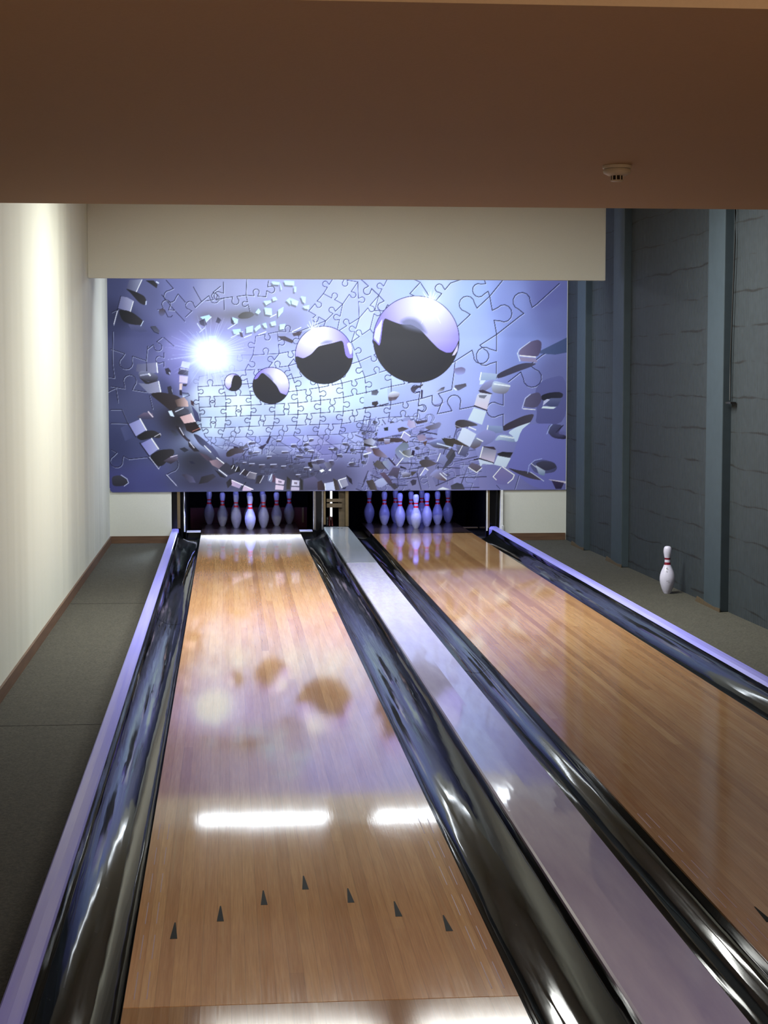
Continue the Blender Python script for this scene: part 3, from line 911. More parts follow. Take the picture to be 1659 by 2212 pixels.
# shadow masses behind them
PR.glow(520, 1010, 110, 90, (44, 42, 46), 0.85)
PR.glow(640, 1290, 150, 90, (52, 52, 62), 0.7)
PR.glow(1000, 1330, 330, 70, (58, 60, 78), 0.75)
PR.glow(1350, 1400, 300, 90, (62, 62, 80), 0.7)
PR.glow(700, 1440, 260, 60, (58, 58, 76), 0.7)
PR.glow(900, 290, 140, 40, (98, 96, 98), 0.75)
PR.glow(700, 300, 70, 40, (84, 82, 84), 0.6)
PR.glow(140, 300, 90, 60, (50, 52, 70), 0.5)
# left column of blocks
P_('180,50 265,45 225,130 160,110', (88, 90, 120), (150, 156, 180), 0); H_('266,48 228,128', 6)
P_('150,105 225,130 285,160 298,205 280,222 245,205 190,140', K1, K2, 0); H_('294,195 291,215', 8, (205, 214, 240))
P_('120,160 165,168 208,192 185,270 100,240', (110, 112, 150), (170, 172, 200), 0); H_('206,196 184,268', 6); H_('122,158 98,248 70,352', 4, (28, 30, 48)); H_('97,262 72,352', 5, (225, 228, 240))
P_('100,248 190,262 278,330 262,360 190,352 130,330', K1, K2, 0); P_('170,352 262,358 300,400 250,405 190,390', (96, 98, 132), (80, 84, 120)); H_('272,330 255,362', 6, (200, 215, 240))
P_('290,52 345,52 372,80 365,105 330,80', K1, K2, 0); H_('365,62 378,70', 9, (215, 225, 250))
P_('380,250 405,240 425,255 420,280 395,300 378,280', (76, 68, 76), (100, 104, 140)); H_('420,258 440,300 462,300 470,290', 5, (40, 42, 66))
P_('322,365 355,362 382,395 376,415 345,400', (70, 72, 84), (92, 94, 116)); H_('322,370 345,402 375,415', 5, (36, 38, 60))
P_('225,625 360,612 368,680 300,690 220,672', (96, 98, 124), (136, 138, 168), 0); H_('360,615 366,680', 8); H_('290,605 292,670', 5, (36, 38, 56))
P_('235,680 260,668 330,680 370,705 365,735 300,745 240,715', (126, 130, 156), (52, 52, 62), 90); H_('250,700 310,690', 10, (186, 192, 218), .7); H_('305,690 315,700', 10, (232, 238, 250))
P_('240,715 300,745 365,735 345,770 290,765', K1, K2); P_('232,752 300,760 365,740 386,815 305,825', (112, 116, 142), (152, 154, 180), 0); H_('372,742 386,812', 8)
P_('305,825 386,815 470,830 520,850 540,900 470,960 400,900', (44, 40, 42), (60, 52, 56), 0)
P_('415,655 440,648 456,670 450,700 425,690', (46, 44, 52)); H_('446,680 450,690', 8, (170, 176, 200))
P_('430,780 455,772 466,800 468,830 440,830', (48, 46, 54)); H_('462,795 466,815', 5, (140, 144, 170))
P_('220,985 270,955 330,960 340,1000 260,1000', (112, 100, 124), (70, 70, 96)); H_('300,950 330,985', 8, (225, 215, 225))
P_('165,1035 245,1000 285,1075 210,1120', (136, 138, 190), (168, 172, 216), 0); H_('243,998 286,1076', 8); H_('160,1030 212,1122', 7, (30, 30, 48))
P_('110,1060 160,1035 210,1120 140,1150', (92, 98, 136), (70, 76, 116), 0, al=.7)
P_('212,1122 285,1080 340,1078 384,1105 378,1135 330,1125 250,1150', K1, K2, 0); H_('340,1122 380,1100 384,1112', 5, (190, 188, 196))
P_('245,1170 320,1132 370,1205 300,1255', (128, 130, 190), (162, 166, 206), 0); H_('320,1134 368,1206', 8); H_('240,1165 305,1258', 7, (28, 28, 46))
P_('300,1256 372,1212 470,1205 478,1240 440,1270 400,1320 360,1330', K1, K2, 0); P_('400,1290 440,1265 500,1260 495,1285 450,1310', (110, 100, 122), (52, 50, 60)); H_('450,1262 495,1250', 6, (210, 200, 216))
H_('305,1262 368,1345', 5, (190, 194, 214)); H_('420,1385 488,1460', 5, (200, 204, 226))
P_('45,1395 100,1385 150,1415 158,1440 120,1462 50,1462', (70, 70, 82), (54, 54, 66)); H_('110,1385 150,1412 160,1440 130,1462', 5, (190, 196, 224))
P_('525,1385 555,1378 600,1400 620,1440 580,1440', (66, 62, 76), (92, 92, 122), 0)
# inner rim of blocks sweeping down and to the right
P_('535,602 590,612 580,655 525,640', (224, 230, 244), (204, 214, 240), 0); P_('515,650 578,660 572,702 505,692', (52, 48, 52), (44, 42, 48)); H_('522,655 575,664', 5, (225, 225, 235))
P_('515,700 574,708 568,755 512,748', (206, 190, 206), (216, 206, 222), 0); P_('515,755 535,755 530,800 512,800', (214, 190, 178), (220, 200, 190)); P_('535,760 570,758 560,775 540,775', (50, 46, 50))
P_('515,800 530,802 532,838 515,835', (44, 40, 52)); P_('533,818 570,822 582,835 560,850 535,850', (66, 70, 96), (200, 220, 245)); H_('533,820 572,822 583,838 550,850', 4, (40, 42, 72))
P_('480,870 545,850 570,880 575,915 500,915', (72, 60, 56), (216, 188, 184), 0); P_('470,950 490,920 540,918 580,940 575,962 500,975', (60, 60, 66), (84, 86, 102), 0); H_('485,950 540,925', 7, (190, 196, 214))
P_('435,945 460,942 478,985 450,978', (206, 222, 245)); P_('515,985 595,962 620,1020 545,1032', (190, 158, 160), (216, 190, 192), 0); H_('592,962 622,1022', 6, (240, 232, 238))
P_('545,1032 622,1020 660,1075 600,1100 560,1080', (40, 36, 42), (54, 42, 44)); H_('600,1085 655,1062', 4, (190, 130, 120))
P_('480,1045 510,1050 560,1130 590,1150 570,1160 520,1110', (46, 42, 50), (64, 58, 72)); H_('512,1060 540,1110', 5, (222, 222, 235)); P_('570,1155 605,1180 650,1225 610,1225 575,1190', (52, 48, 56)); H_('580,1160 612,1200', 5, (222, 222, 235))
P_('450,1075 480,1080 505,1110 480,1120', (56, 56, 66), (80, 86, 104)); P_('510,1205 545,1195 575,1215 545,1230', (54, 56, 68)); P_('575,1290 600,1292 620,1310 590,1310', (44, 44, 66))
P_('590,870 610,880 612,912 592,900', (70, 52, 58)); P_('595,905 640,960 655,1020 620,1010', (80, 84, 122), (66, 68, 100))
P_('600,1100 640,1110 700,1160 760,1220 720,1215 650,1180', (62, 64, 84), (96, 100, 138), 0); P_('690,1180 735,1185 770,1230 800,1290 760,1270', (92, 96, 130), (70, 72, 100)); H_('682,1185 726,1230', 6); P_('640,1230 700,1250 760,1300 700,1290', (92, 78, 92), (64, 60, 76), 0)
P_('715,1290 765,1280 820,1310 780,1345 735,1320', (150, 128, 138), (96, 88, 104), 0); H_('765,1268 815,1308', 6); P_('780,1345 830,1300 870,1330 900,1370 850,1390', (62, 62, 76), (54, 54, 68)); H_('780,1352 835,1395', 6)
P_('750,1350 800,1380 830,1410 790,1400', (44, 42, 50)); P_('660,1400 740,1380 760,1400 700,1440 640,1450', (46, 44, 50), (62, 60, 72), 0)
P_('860,1325 890,1312 895,1345 870,1350', (34, 32, 38)); P_('890,1345 920,1325 930,1365 895,1372', (34, 34, 38)); P_('930,1375 960,1350 985,1365 965,1400', (50, 44, 54)); H_('870,1345 882,1322', 4); H_('893,1362 908,1332', 4); H_('925,1385 955,1350', 4)
P_('975,1390 1000,1370 1040,1380 1030,1420 975,1412', (92, 90, 104), (122, 120, 132), 0); H_('972,1395 992,1368 1040,1380', 4, (210, 206, 214)); P_('1045,1395 1080,1388 1068,1450 1030,1450', (40, 38, 44), (56, 52, 62)); H_('1062,1445 1090,1395', 4, (200, 200, 212))
P_('865,1425 940,1455 920,1482 868,1462', (180, 160, 186), (150, 140, 172), 0); P_('950,1465 1010,1488 1000,1498 940,1498', (190, 170, 194)); H_('870,1425 940,1456 1015,1490', 6, (240, 236, 246)); P_('830,1440 860,1410 870,1450 840,1480', (44, 42, 50)); H_('930,1490 965,1440', 6, (36, 34, 50))
P_('1120,1395 1150,1380 1160,1410 1140,1440 1118,1430', (100, 108, 134), (130, 136, 160), 0); H_('1145,1385 1130,1425', 5, (214, 224, 240)); P_('1150,1385 1172,1400 1165,1440 1148,1440', (86, 66, 84))
P_('1172,1410 1235,1430 1228,1458 1172,1450', (206, 190, 208), (190, 178, 200), 0); P_('1190,1428 1215,1434 1212,1446 1190,1442', (120, 110, 132)); P_('1170,1458 1228,1466 1225,1495 1168,1492', (196, 180, 200)); P_('1250,1400 1275,1420 1270,1490 1245,1490', (46, 44, 44), (66, 62, 60))
P_('1285,1425 1338,1430 1334,1468 1282,1465', (198, 196, 212), (176, 172, 196), 0); P_('1300,1440 1322,1442 1320,1455 1300,1453', (118, 108, 124)); P_('1280,1472 1334,1476 1336,1498 1276,1498', (176, 168, 190)); P_('1340,1410 1360,1430 1362,1495 1342,1495', (50, 48, 52))
P_('1365,1420 1440,1400 1480,1440 1455,1495 1370,1495', (96, 94, 124), (74, 72, 96)); P_('1462,1440 1490,1428 1515,1470 1512,1498 1462,1498', (70, 58, 66), (56, 48, 56), 0)
P_('1512,1450 1575,1438 1592,1498 1518,1498', (176, 184, 214), (190, 196, 224), 0); H_('1512,1450 1518,1498', 5); P_('1570,1415 1600,1430 1620,1498 1585,1498', (62, 56, 56), (84, 78, 84), 0)
P_('1610,1425 1660,1410 1678,1465 1632,1482', (140, 142, 162), (152, 152, 176), 0); H_('1632,1482 1608,1428 1660,1412', 6); P_('1660,1390 1700,1420 1706,1460 1682,1440', (46, 44, 60)); P_('1632,1484 1665,1476 1655,1490 1640,1492', (36, 36, 60))
# small shards and chips across the lower middle
P_('830,1235 865,1205 915,1200 960,1215 950,1235 900,1240 860,1262 832,1262', (56, 50, 50), (86, 80, 96), 0)
P_('880,1190 920,1195 915,1202 885,1202', (46, 40, 60)); P_('930,1210 975,1165 985,1200', (74, 70, 76), al=.6)
P_('1105,1165 1130,1120 1140,1125 1120,1175', (58, 54, 80)); P_('1050,1200 1100,1175 1115,1170 1080,1215', (60, 56, 80))
for x, y, w_, h_ in [(1010, 1170, 60, 18), (1195, 1155, 44, 14), (1300, 1190, 50, 22), (1385, 1180, 46, 20), (1420, 1150, 40, 18), (1130, 1270, 44, 16), (1340, 1265, 60, 18), (1480, 1300, 80, 28),
                     (1560, 1310, 46, 34), (1440, 1310, 40, 30), (1390, 1350, 50, 18), (1230, 1340, 46, 20), (1160, 1330, 60, 22), (1080, 1330, 52, 20), (1330, 1400, 40, 20), (1010, 1320, 50, 16),
                     (960, 1310, 34, 14), (1040, 1235, 54, 12), (1240, 1235, 60, 14), (1420, 1230, 54, 16), (1560, 1215, 50, 14), (1620, 1260, 44, 20), (1700, 1320, 44, 24), (1660, 1180, 60, 18)]:
    a = rngm.uniform(-.35, .35)
    c_, s_ = math.cos(a), math.sin(a)
    q = [(x + u * w_ * c_ - v * h_ * s_, y + u * w_ * s_ + v * h_ * c_) for u, v in ((-.5, .2), (-.3, -.4), (.2, -.5), (.5, -.1), (.35, .45), (-.2, .5))]
    PR.poly(q, (54, 50, 56), (92, 90, 116), 3, 0.85, 0)
    PR.line([(x - w_ * .4, y - h_ * .6), (x + w_ * .3, y - h_ * .65)], (214, 220, 246), 5, .75)
P_('1395,1305 1420,1298 1430,1330 1425,1345 1400,1330', (50, 44, 46)); P_('1420,1310 1470,1320 1490,1365 1440,1350', (122, 124, 150), (90, 90, 112)); P_('1505,1305 1545,1302 1568,1335 1530,1350', (120, 122, 146), (84, 82, 100), 0)
P_('1475,1360 1500,1350 1512,1362 1490,1375', (232, 240, 252)); P_('1405,1350 1422,1352 1412,1362', (232, 240, 252)); P_('1535,1360 1555,1346 1556,1365', (230, 236, 250))
# stepped blocks in the lower right
def slab(pts, dk='', lt='', c=(150, 160, 222), c2=(142, 150, 214)):
    P_(pts, c, c2, 20)
P_('1786,830 1948,784 1956,888 1786,924', (178, 198, 244), (166, 184, 240)); P_('1840,808 1880,800 1890,815 1875,838 1840,836', (76, 78, 92), (104, 108, 126)); P_('1842,885 1880,878 1888,895 1870,915 1842,905', (64, 60, 66))
P_('1955,830 1990,808 2040,820 2030,850 1990,860 1960,875', (206, 216, 240), (112, 104, 116), 80); P_('1955,850 1990,852 2030,845 2010,870 1960,880', (84, 74, 84), al=.8); H_('1786,925 1880,915 1956,896', 7, (40, 36, 50))
P_('2110,790 2130,775 2190,768 2196,755 2200,770 2170,785 2150,800 2140,820 2120,815', (60, 56, 66), (80, 78, 100)); P_('2186,800 2198,802 2196,855 2184,858', (52, 44, 74))
P_('2330,785 2352,780 2345,805 2300,825 2290,815', (60, 56, 66), (196, 206, 240)); P_('2410,655 2470,640 2500,655 2490,690 2440,700 2420,680', (112, 106, 138), (150, 158, 214)); P_('2420,770 2500,755 2505,775 2450,805 2425,800', (88, 84, 96), (100, 104, 130)); H_('2418,790 2432,800', 10, (222, 232, 252))
P_('2365,880 2300,910 2260,905 2305,900', (110, 108, 150), al=.8)
# lower-centre ring of raised slabs
P_('1900,1045 2105,1012 2145,1030 2130,1075 2060,1100 1870,1145 1885,1080', (160, 170, 226), (150, 158, 218), 90)
P_('2095,1008 2140,1022 2150,1060 2110,1070 2088,1045', (160, 150, 190), (178, 174, 206), 0); P_('2020,1070 2055,1058 2100,1070 2060,1088 2030,1095', (76, 70, 72), (96, 92, 104)); P_('1925,1065 1955,1058 1955,1085 1930,1085', (52, 58, 62))
P_('1890,1135 2050,1135 2100,1160 2090,1175 1960,1160 1880,1160', (66, 54, 60), (84, 76, 84), 0); P_('1925,1140 1970,1140 1965,1180 1930,1175', (170, 180, 226), (110, 92, 100))
P_('2045,1135 2070,1090 2115,1120 2085,1165', (150, 152, 200), (160, 160, 206)); H_('2045,1135 2066,1092 2110,1122', 6); P_('2140,1020 2230,1010 2225,1025 2160,1040', (70, 62, 74), (88, 84, 100), 0)
P_('2210,1062 2260,1045 2310,1025 2330,1035 2315,1065 2270,1080 2235,1078', (96, 92, 104), (130, 132, 168), 0); H_('2165,1110 2245,1080', 6, (36, 34, 64)); P_('2120,1085 2150,1060 2180,1075 2165,1110 2130,1110', (148, 152, 206), al=.8)
P_('2155,1120 2195,1110 2225,1130 2210,1155 2170,1160', (140, 128, 158), (150, 140, 168)); P_('2225,1135 2300,1138 2260,1150 2230,1150', (110, 100, 140)); P_('2200,1165 2230,1155 2215,1195', (92, 74, 70))
P_('1786,1150 1840,1135 1868,1160 1850,1190 1786,1170', (110, 108, 120), (180, 188, 220), 0); P_('1786,1170 1850,1190 1870,1200 1786,1190', (54, 50, 54)); P_('1800,1210 1830,1195 1845,1225 1815,1245', (142, 136, 170)); H_('1786,1250 1835,1236', 9, (226, 232, 250)); H_('1835,1200 1870,1195', 9, (216, 224, 246))
P_('1840,1205 1880,1210 1950,1240 1970,1260 1940,1275 1860,1260', (84, 66, 70), (150, 146, 180), 0); P_('1880,1190 2060,1160 1980,1290 1900,1220', (140, 146, 206), (128, 132, 190))
P_('1990,1230 2060,1160 2110,1185 2060,1250 2110,1290 2070,1310', (110, 122, 138), (142, 150, 192)); P_('2060,1225 2110,1215 2130,1260 2080,1270 2050,1245', (92, 92, 84), (150, 158, 190), 0); H_('2035,1225 2066,1255 2100,1270 2130,1262', 6, (206, 214, 220)); H_('2015,1330 2060,1275', 6); P_('2125,1220 2142,1225 2138,1260 2118,1255', (44, 36, 60))
P_('1960,1270 2010,1325 2000,1330 1955,1280', (60, 50, 76)); P_('1915,1300 1960,1285 1990,1320 1960,1360 1920,1330', (142, 152, 170), (128, 134, 186), 0); P_('1850,1320 1880,1290 1910,1300 1940,1350 1890,1355', (84, 80, 80), (100, 96, 110), 0); H_('1910,1310 1955,1362', 4, (36, 30, 60))
P_('1990,1340 2040,1345 2020,1420 1990,1400 1950,1400', (96, 90, 118), (76, 72, 90)); P_('2040,1330 2080,1345 2085,1355 2040,1345', (50, 46, 60)); P_('2045,1378 2080,1372 2115,1385 2110,1405 2060,1412', (180, 186, 224), (84, 80, 90), 80); P_('2115,1370 2160,1370 2120,1405', (80, 76, 78))
P_('2130,1425 2155,1430 2150,1460 2125,1470 2110,1440', (70, 68, 88)); P_('1860,1440 1900,1415 1950,1420 1960,1450 1910,1480 1880,1480', (170, 180, 214), (150, 156, 200)); P_('1800,1435 1850,1425 1880,1498 1830,1498', (66, 60, 62), (92, 88, 92), 0); P_('1960,1460 2000,1450 2025,1480 2000,1498', (74, 72, 86))
P_('1895,1380 1930,1375 1970,1420 1990,1460 1950,1450', (100, 84, 108), (80, 72, 92))
P_('2170,1300 2205,1285 2250,1290 2300,1315 2280,1325 2220,1345 2190,1335', (76, 72, 76), (98, 92, 104), 0); P_('2300,1290 2330,1250 2380,1260 2395,1300 2340,1325', (138, 146, 196), (120, 122, 160)); H_('2300,1300 2322,1245', 6); P_('2170,1400 2220,1345 2240,1360 2210,1400', (150, 156, 212)); H_('2180,1400 2215,1345 2235,1362', 6)
P_('2240,1400 2300,1345 2350,1395 2370,1440 2310,1430 2270,1405', (150, 158, 214), (100, 84, 84), 60); H_('2320,1385 2365,1425', 8, (214, 222, 250)); H_('2340,1380 2368,1400', 5, (226, 232, 252)); P_('2235,1170 2330,1145 2360,1160 2400,1175 2380,1215 2280,1205 2250,1185', (128, 140, 200), (82, 78, 86)); H_('2300,1175 2390,1200', 9, (206, 222, 250), .85)
P_('2330,1140 2430,1142 2410,1200 2360,1185', (60, 58, 56), (76, 74, 72)); P_('2360,1265 2400,1205 2420,1230 2380,1300', (86, 86, 100)); P_('2360,1310 2420,1225 2430,1260 2400,1310 2330,1370', (70, 72, 84), (84, 84, 104))
P_('2395,1470 2440,1450 2480,1462 2495,1498 2400,1498', (70, 72, 86), (84, 84, 100)); P_('2340,1480 2390,1498 2300,1498', (216, 224, 246))
# the two tall stepped blocks at right
P_('2605,678 2720,690 2712,732 2600,735', (170, 186, 214), (150, 168, 200)); H_('2607,680 2598,732', 7); P_('2600,735 2640,735 2620,760 2596,765', (206, 220, 236))
P_('2590,800 2620,760 2665,735 2700,725 2690,770 2650,800 2620,815', (150, 156, 206), (120, 120, 150), 80); P_('2695,735 2790,760 2815,768 2800,810 2770,832 2690,820 2680,780', (190, 206, 230), (120, 118, 134), 80); H_('2700,760 2810,775', 9, (232, 240, 250), .8)
P_('2588,805 2620,800 2690,828 2660,835 2600,820', (70, 64, 80)); P_('2580,835 2600,820 2680,832 2648,940 2558,912', (196, 204, 224), (206, 196, 214), 90); P_('2590,838 2650,838 2630,862 2595,855', (118, 122, 140))
H_('2560,912 2648,944', 8, (34, 30, 54)); P_('2556,925 2645,952 2615,1045 2515,1010', (200, 216, 228), (196, 212, 230)); P_('2424,1025 2450,1010 2500,1010 2570,1035 2590,1050 2500,1060 2430,1072', (66, 62, 66), (94, 92, 104), 0); H_('2426,1050 2480,1070', 4, (180, 182, 200)); H_('2525,1060 2570,1080', 8, (230, 236, 248))
P_('2650,1050 2760,1055 2762,1100 2650,1110', (142, 160, 196), (120, 130, 170)); H_('2657,1050 2646,1110', 7); P_('2570,1120 2640,1075 2720,1100 2700,1160 2620,1200 2600,1190', (146, 150, 204), (120, 124, 172), 80)
P_('2738,1110 2850,1130 2860,1150 2845,1170 2750,1150 2700,1160', (188, 206, 226), (130, 146, 180), 80); H_('2745,1125 2850,1140', 7, (236, 242, 252), .85); P_('2476,1065 2500,1068 2575,1110 2530,1200 2440,1150', (204, 216, 236), (196, 206, 230)); P_('2345,1135 2440,1150 2525,1200 2440,1185 2360,1160', (70, 66, 64), (84, 76, 72), 0)
P_('2530,1200 2570,1130 2620,1155 2600,1195 2560,1215', (146, 158, 190), (96, 88, 96), 80); H_('2580,1140 2620,1160', 8, (226, 234, 250)); P_('2440,1190 2530,1200 2500,1270 2440,1250', (112, 116, 146), (86, 88, 120)); H_('2450,1245 2478,1190', 5)
P_('2620,1195 2700,1200 2715,1220 2640,1215', (70, 62, 76)); P_('2625,1200 2720,1225 2700,1310 2595,1280', (126, 132, 156), (206, 194, 216), 90); H_('2622,1200 2600,1278', 7); H_('2560,1290 2600,1282 2695,1312', 8, (32, 28, 44))
P_('2720,1250 2760,1235 2835,1240 2815,1275 2760,1280', (44, 42, 48), (70, 70, 84)); P_('2725,1262 2820,1280 2785,1345 2700,1325', (206, 222, 236), (196, 210, 230)); P_('2590,1285 2690,1312 2700,1325 2620,1320 2605,1340', (206, 220, 236), al=.9)
P_('2520,1335 2545,1310 2600,1330 2615,1345 2580,1378', (112, 104, 126), (92, 88, 100)); H_('2520,1342 2578,1380 2614,1348', 6); P_('2690,1410 2750,1345 2840,1395 2835,1420 2800,1470 2720,1460', (132, 126, 172), (118, 116, 172)); H_('2695,1410 2750,1345', 6); H_('2695,1410 2718,1432', 6); H_('2760,1340 2845,1398 2835,1425 2800,1455', 7)
# hard dark facets at far right
P_('2717,690 2890,612 3005,615 2960,640 2880,668 2720,728', (68, 66, 84), (84, 84, 108), 0); P_('2990,545 3212,435 3212,540 3130,555', (90, 104, 146), (78, 92, 130), 0)
P_('2870,540 2900,500 2960,462 3010,450 3034,470 3030,520 3005,575 2880,560', (124, 116, 150), (92, 86, 116), 0); H_('2862,550 2875,520 2950,466', 6, (214, 222, 250), .8); H_('2880,562 2990,572', 9, (232, 232, 244)); P_('2875,572 2990,580 3005,610 2890,600', (150, 142, 176)); H_('2862,545 2880,600', 7, (206, 218, 250))
P_('3045,730 3212,690 3212,1040 2990,1045 3005,960 2985,800', (104, 108, 160), (98, 100, 150), 90)
P_('2900,920 2920,860 2960,830 3020,815 3040,870 3000,930', (100, 98, 128), (88, 84, 112), 0); H_('2898,930 2920,860 2955,832', 7, (196, 206, 242), .8); H_('2905,933 2990,940', 6); P_('3030,840 3090,820 3160,815 3190,830 3180,860 3100,860 3040,880', (48, 50, 64), (60, 60, 76), 0); P_('3040,880 3100,860 3180,860 3150,915 3090,920', (104, 112, 150), (80, 86, 124)); P_('3045,915 3140,922 3120,935 3035,930', (214, 230, 246)); P_('3050,880 3075,865 3095,870 3045,912', (190, 196, 228))
P_('2762,1050 2900,985 2965,970 2985,975 2955,1035 2860,1060 2765,1095', (66, 62, 76), (80, 76, 92), 0); P_('2795,1100 2860,1060 2965,1025 2930,1050 2880,1150 2850,1170 2840,1130', (204, 220, 240), (188, 208, 236))
P_('2905,1045 3080,1035 3165,1050 3212,1150 3212,1498 3000,1498 2860,1400 2790,1345 2840,1240', (122, 126, 190), (116, 118, 184), 80)
P_('3085,1050 3130,1040 3190,1050 3150,1110 3212,1120 3212,1150 3120,1140 3080,1100', (92, 96, 136), (50, 48, 64), 60); H_('3075,1110 3095,1060 3110,1045', 7, (176, 192, 236), .8); H_('3140,1100 3190,1050', 6, (40, 40, 62)); PR.glow(3170, 1110, 40, 25, (96, 96, 140), .7)
P_('2790,1345 2870,1365 2950,1375 3055,1440 2960,1425 2870,1390', (70, 66, 76), (84, 80, 96), 0); H_('2960,1378 3055,1442', 5, (206, 214, 236))
P_('2955,1330 2985,1300 3050,1290 3130,1310 3152,1350 3130,1380 3060,1390 2990,1385', (96, 100, 146), (82, 84, 118), 0); P_('2990,1320 3040,1300 3120,1310 3150,1345 3080,1370 3040,1360', (78, 78, 100), (66, 66, 86)); H_('2940,1385 2950,1330 2990,1295 3040,1285', 5, (176, 190, 236), .8); P_('2995,1330 3065,1370 3060,1405 3020,1395', (206, 214, 234), (120, 140, 170)); H_('2965,1318 3000,1345', 4)
P_('3085,1430 3212,1445 3212,1460 3150,1455', (206, 200, 214)); P_('3110,1438 3200,1455 3180,1498 3140,1498', (70, 62, 96), (58, 54, 80))
E_((2880, 1400), (2850, 1498), 0, .3, 4); E_((2720, 1470), (2745, 1498), 0, .3, 4)

# ---- pale flying chips along the top
CH = '1150,55 1205,60 1205,78 1160,75;1235,50 1305,52 1305,82 1245,78;1305,88 1320,92 1318,128 1305,125;1210,60 1222,110 1214,112;1095,190 1140,185 1150,195 1112,218;1155,165 1175,160 1190,180 1160,190;1038,268 1060,240 1075,262 1060,280;1100,235 1150,240 1152,288 1108,280;1195,250 1232,228 1228,262 1196,300;1250,185 1275,165 1300,190 1280,215;1285,170 1335,190 1325,222 1290,210;1350,155 1385,160 1382,205 1365,195;1365,225 1410,215 1405,245 1378,240;975,370 1022,358 1020,400 975,410;1030,380 1050,360 1070,350 1075,370 1040,400;1085,345 1110,338 1120,375 1100,370;1140,335 1175,325 1180,355 1150,360;1205,350 1245,345 1235,380 1205,385;880,385 935,380 940,420 890,415;715,430 770,428 768,470 720,470;880,300 920,315 915,345 880,335;660,300 720,285 735,300 700,335'
for q in CH.split(';'):
    v = [float(z) for z in q.replace(' ', ',').split(',')]
    pts = [(v[i], v[i + 1]) for i in range(0, len(v), 2)]
    PR.poly([(x - 9, y + 12) for x, y in pts], (92, 94, 102), None, 6, .7)
    PR.poly(pts, (176, 222, 248), (196, 236, 250), 3, .95)
for (a, b) in (((640, 345), (665, 385)), ((655, 405), (690, 375)), ((850, 380), (905, 345)), ((870, 440), (950, 400)), ((700, 335), (735, 300)), ((960, 440), (1010, 420)), ((1060, 420), (1110, 400)), ((1140, 300), (1180, 280)), ((1290, 400), (1350, 370))):
    PR.line([a, b], (226, 238, 252), 6, .9)
P_('650,330 690,310 705,350 690,365 655,350', K1, K2); P_('780,300 805,320 790,345 765,335', K1, K2); P_('870,300 890,330 890,355 870,340', K1, K2); P_('915,295 950,265 1010,262 1035,285 990,310 930,312', (66, 64, 56), (92, 92, 96), 0); P_('1190,430 1240,430 1300,460 1290,480 1210,450', (70, 64, 74)); P_('925,400 945,405 955,440 935,435', (66, 56, 60)); P_('1290,410 1360,395 1345,425 1300,430', (70, 60, 66), al=.9)

# ---- burst of light
for (rx, al) in ((330, .30), (230, .40), (150, .8), (105, 1.0)):
    PR.glow(722, 545, rx, rx * .82, (150, 150, 232) if rx > 200 else (196, 214, 250), al * .9, 2.2)
for i in range(170):
    a = rngm.uniform(0, 2 * math.pi)
    L = 140 + 190 * rngm.random() ** 2.2
    x0_, y0_ = 722 + 60 * math.cos(a), 548 + 50 * math.sin(a)
    PR.line([(x0_, y0_), (722 + L * math.cos(a), 548 + L * .85 * math.sin(a))], (206, 216, 252), rngm.uniform(3, 9), rngm.uniform(.15, .5), 4, True)
PR.glow(725, 555, 118, 108, (226, 244, 252), 1.0, 3.4)
PR.glow(760, 620, 120, 60, (222, 240, 250), .8, 2.4)

# ---- chrome balls
def ball(cx, cy, r, dark, bite=None, spark=None, foil=None):
    wn = PR.win(cx - r - 8, cy - r - 8, cx + r + 8, cy + r + 8)
    gx, gy = wn[4], wn[5]
    d = r - np.hypot(gx - cx, gy - cy)
    m = np.clip(d / 2.5 + .5, 0, 1)
    sx, sy = spark
    q = np.clip(np.hypot(gx - sx, gy - sy) / (1.25 * r), 0, 1)[..., None]
    c = np.array((236, 240, 252), np.float32) * (1 - q) + np.array((134, 124, 214), np.float32) * q
    PR.put(wn, m.astype(np.float32), c)
    PR.line([(cx + (r - 1) * math.cos(a), cy + (r - 1) * math.sin(a)) for a in np.linspace(0, 2 * math.pi, 90)], (30, 30, 70), 4.5, .9)
    # dark half, clipped to the ball
    P = smooth([(cx + u * r, cy + v * r) for u, v in dark], 3, 0.16)
    sd = PR.sd_poly(P, gx, gy)
    mm = np.clip(np.minimum(sd, d) / 2.5 + .5, 0, 1)
    t_ = np.clip((gy - cy + r) / (2 * r), 0, 1)[..., None]
    dc = np.array((50, 48, 50), np.float32) * (1 - t_) + np.array((48, 49, 58), np.float32) * t_
    e = np.clip(1 - d / (0.16 * r), 0, 1)[..., None]
    dc = dc * (1 - .25 * e) + np.array((66, 64, 56), np.float32) * .25 * e
    PR.put(wn, mm.astype(np.float32), dc.astype(np.float32))
    if foil:
        F = smooth([(cx + u * r, cy + v * r) for u, v in foil], 3)
        sd = PR.sd_poly(F, gx, gy)
        mm = np.clip(np.minimum(sd / (.10 * r), d / 2.5) + .3, 0, 1) * .8
        PR.put(wn, mm.astype(np.float32), np.array((108, 112, 140), np.float32))
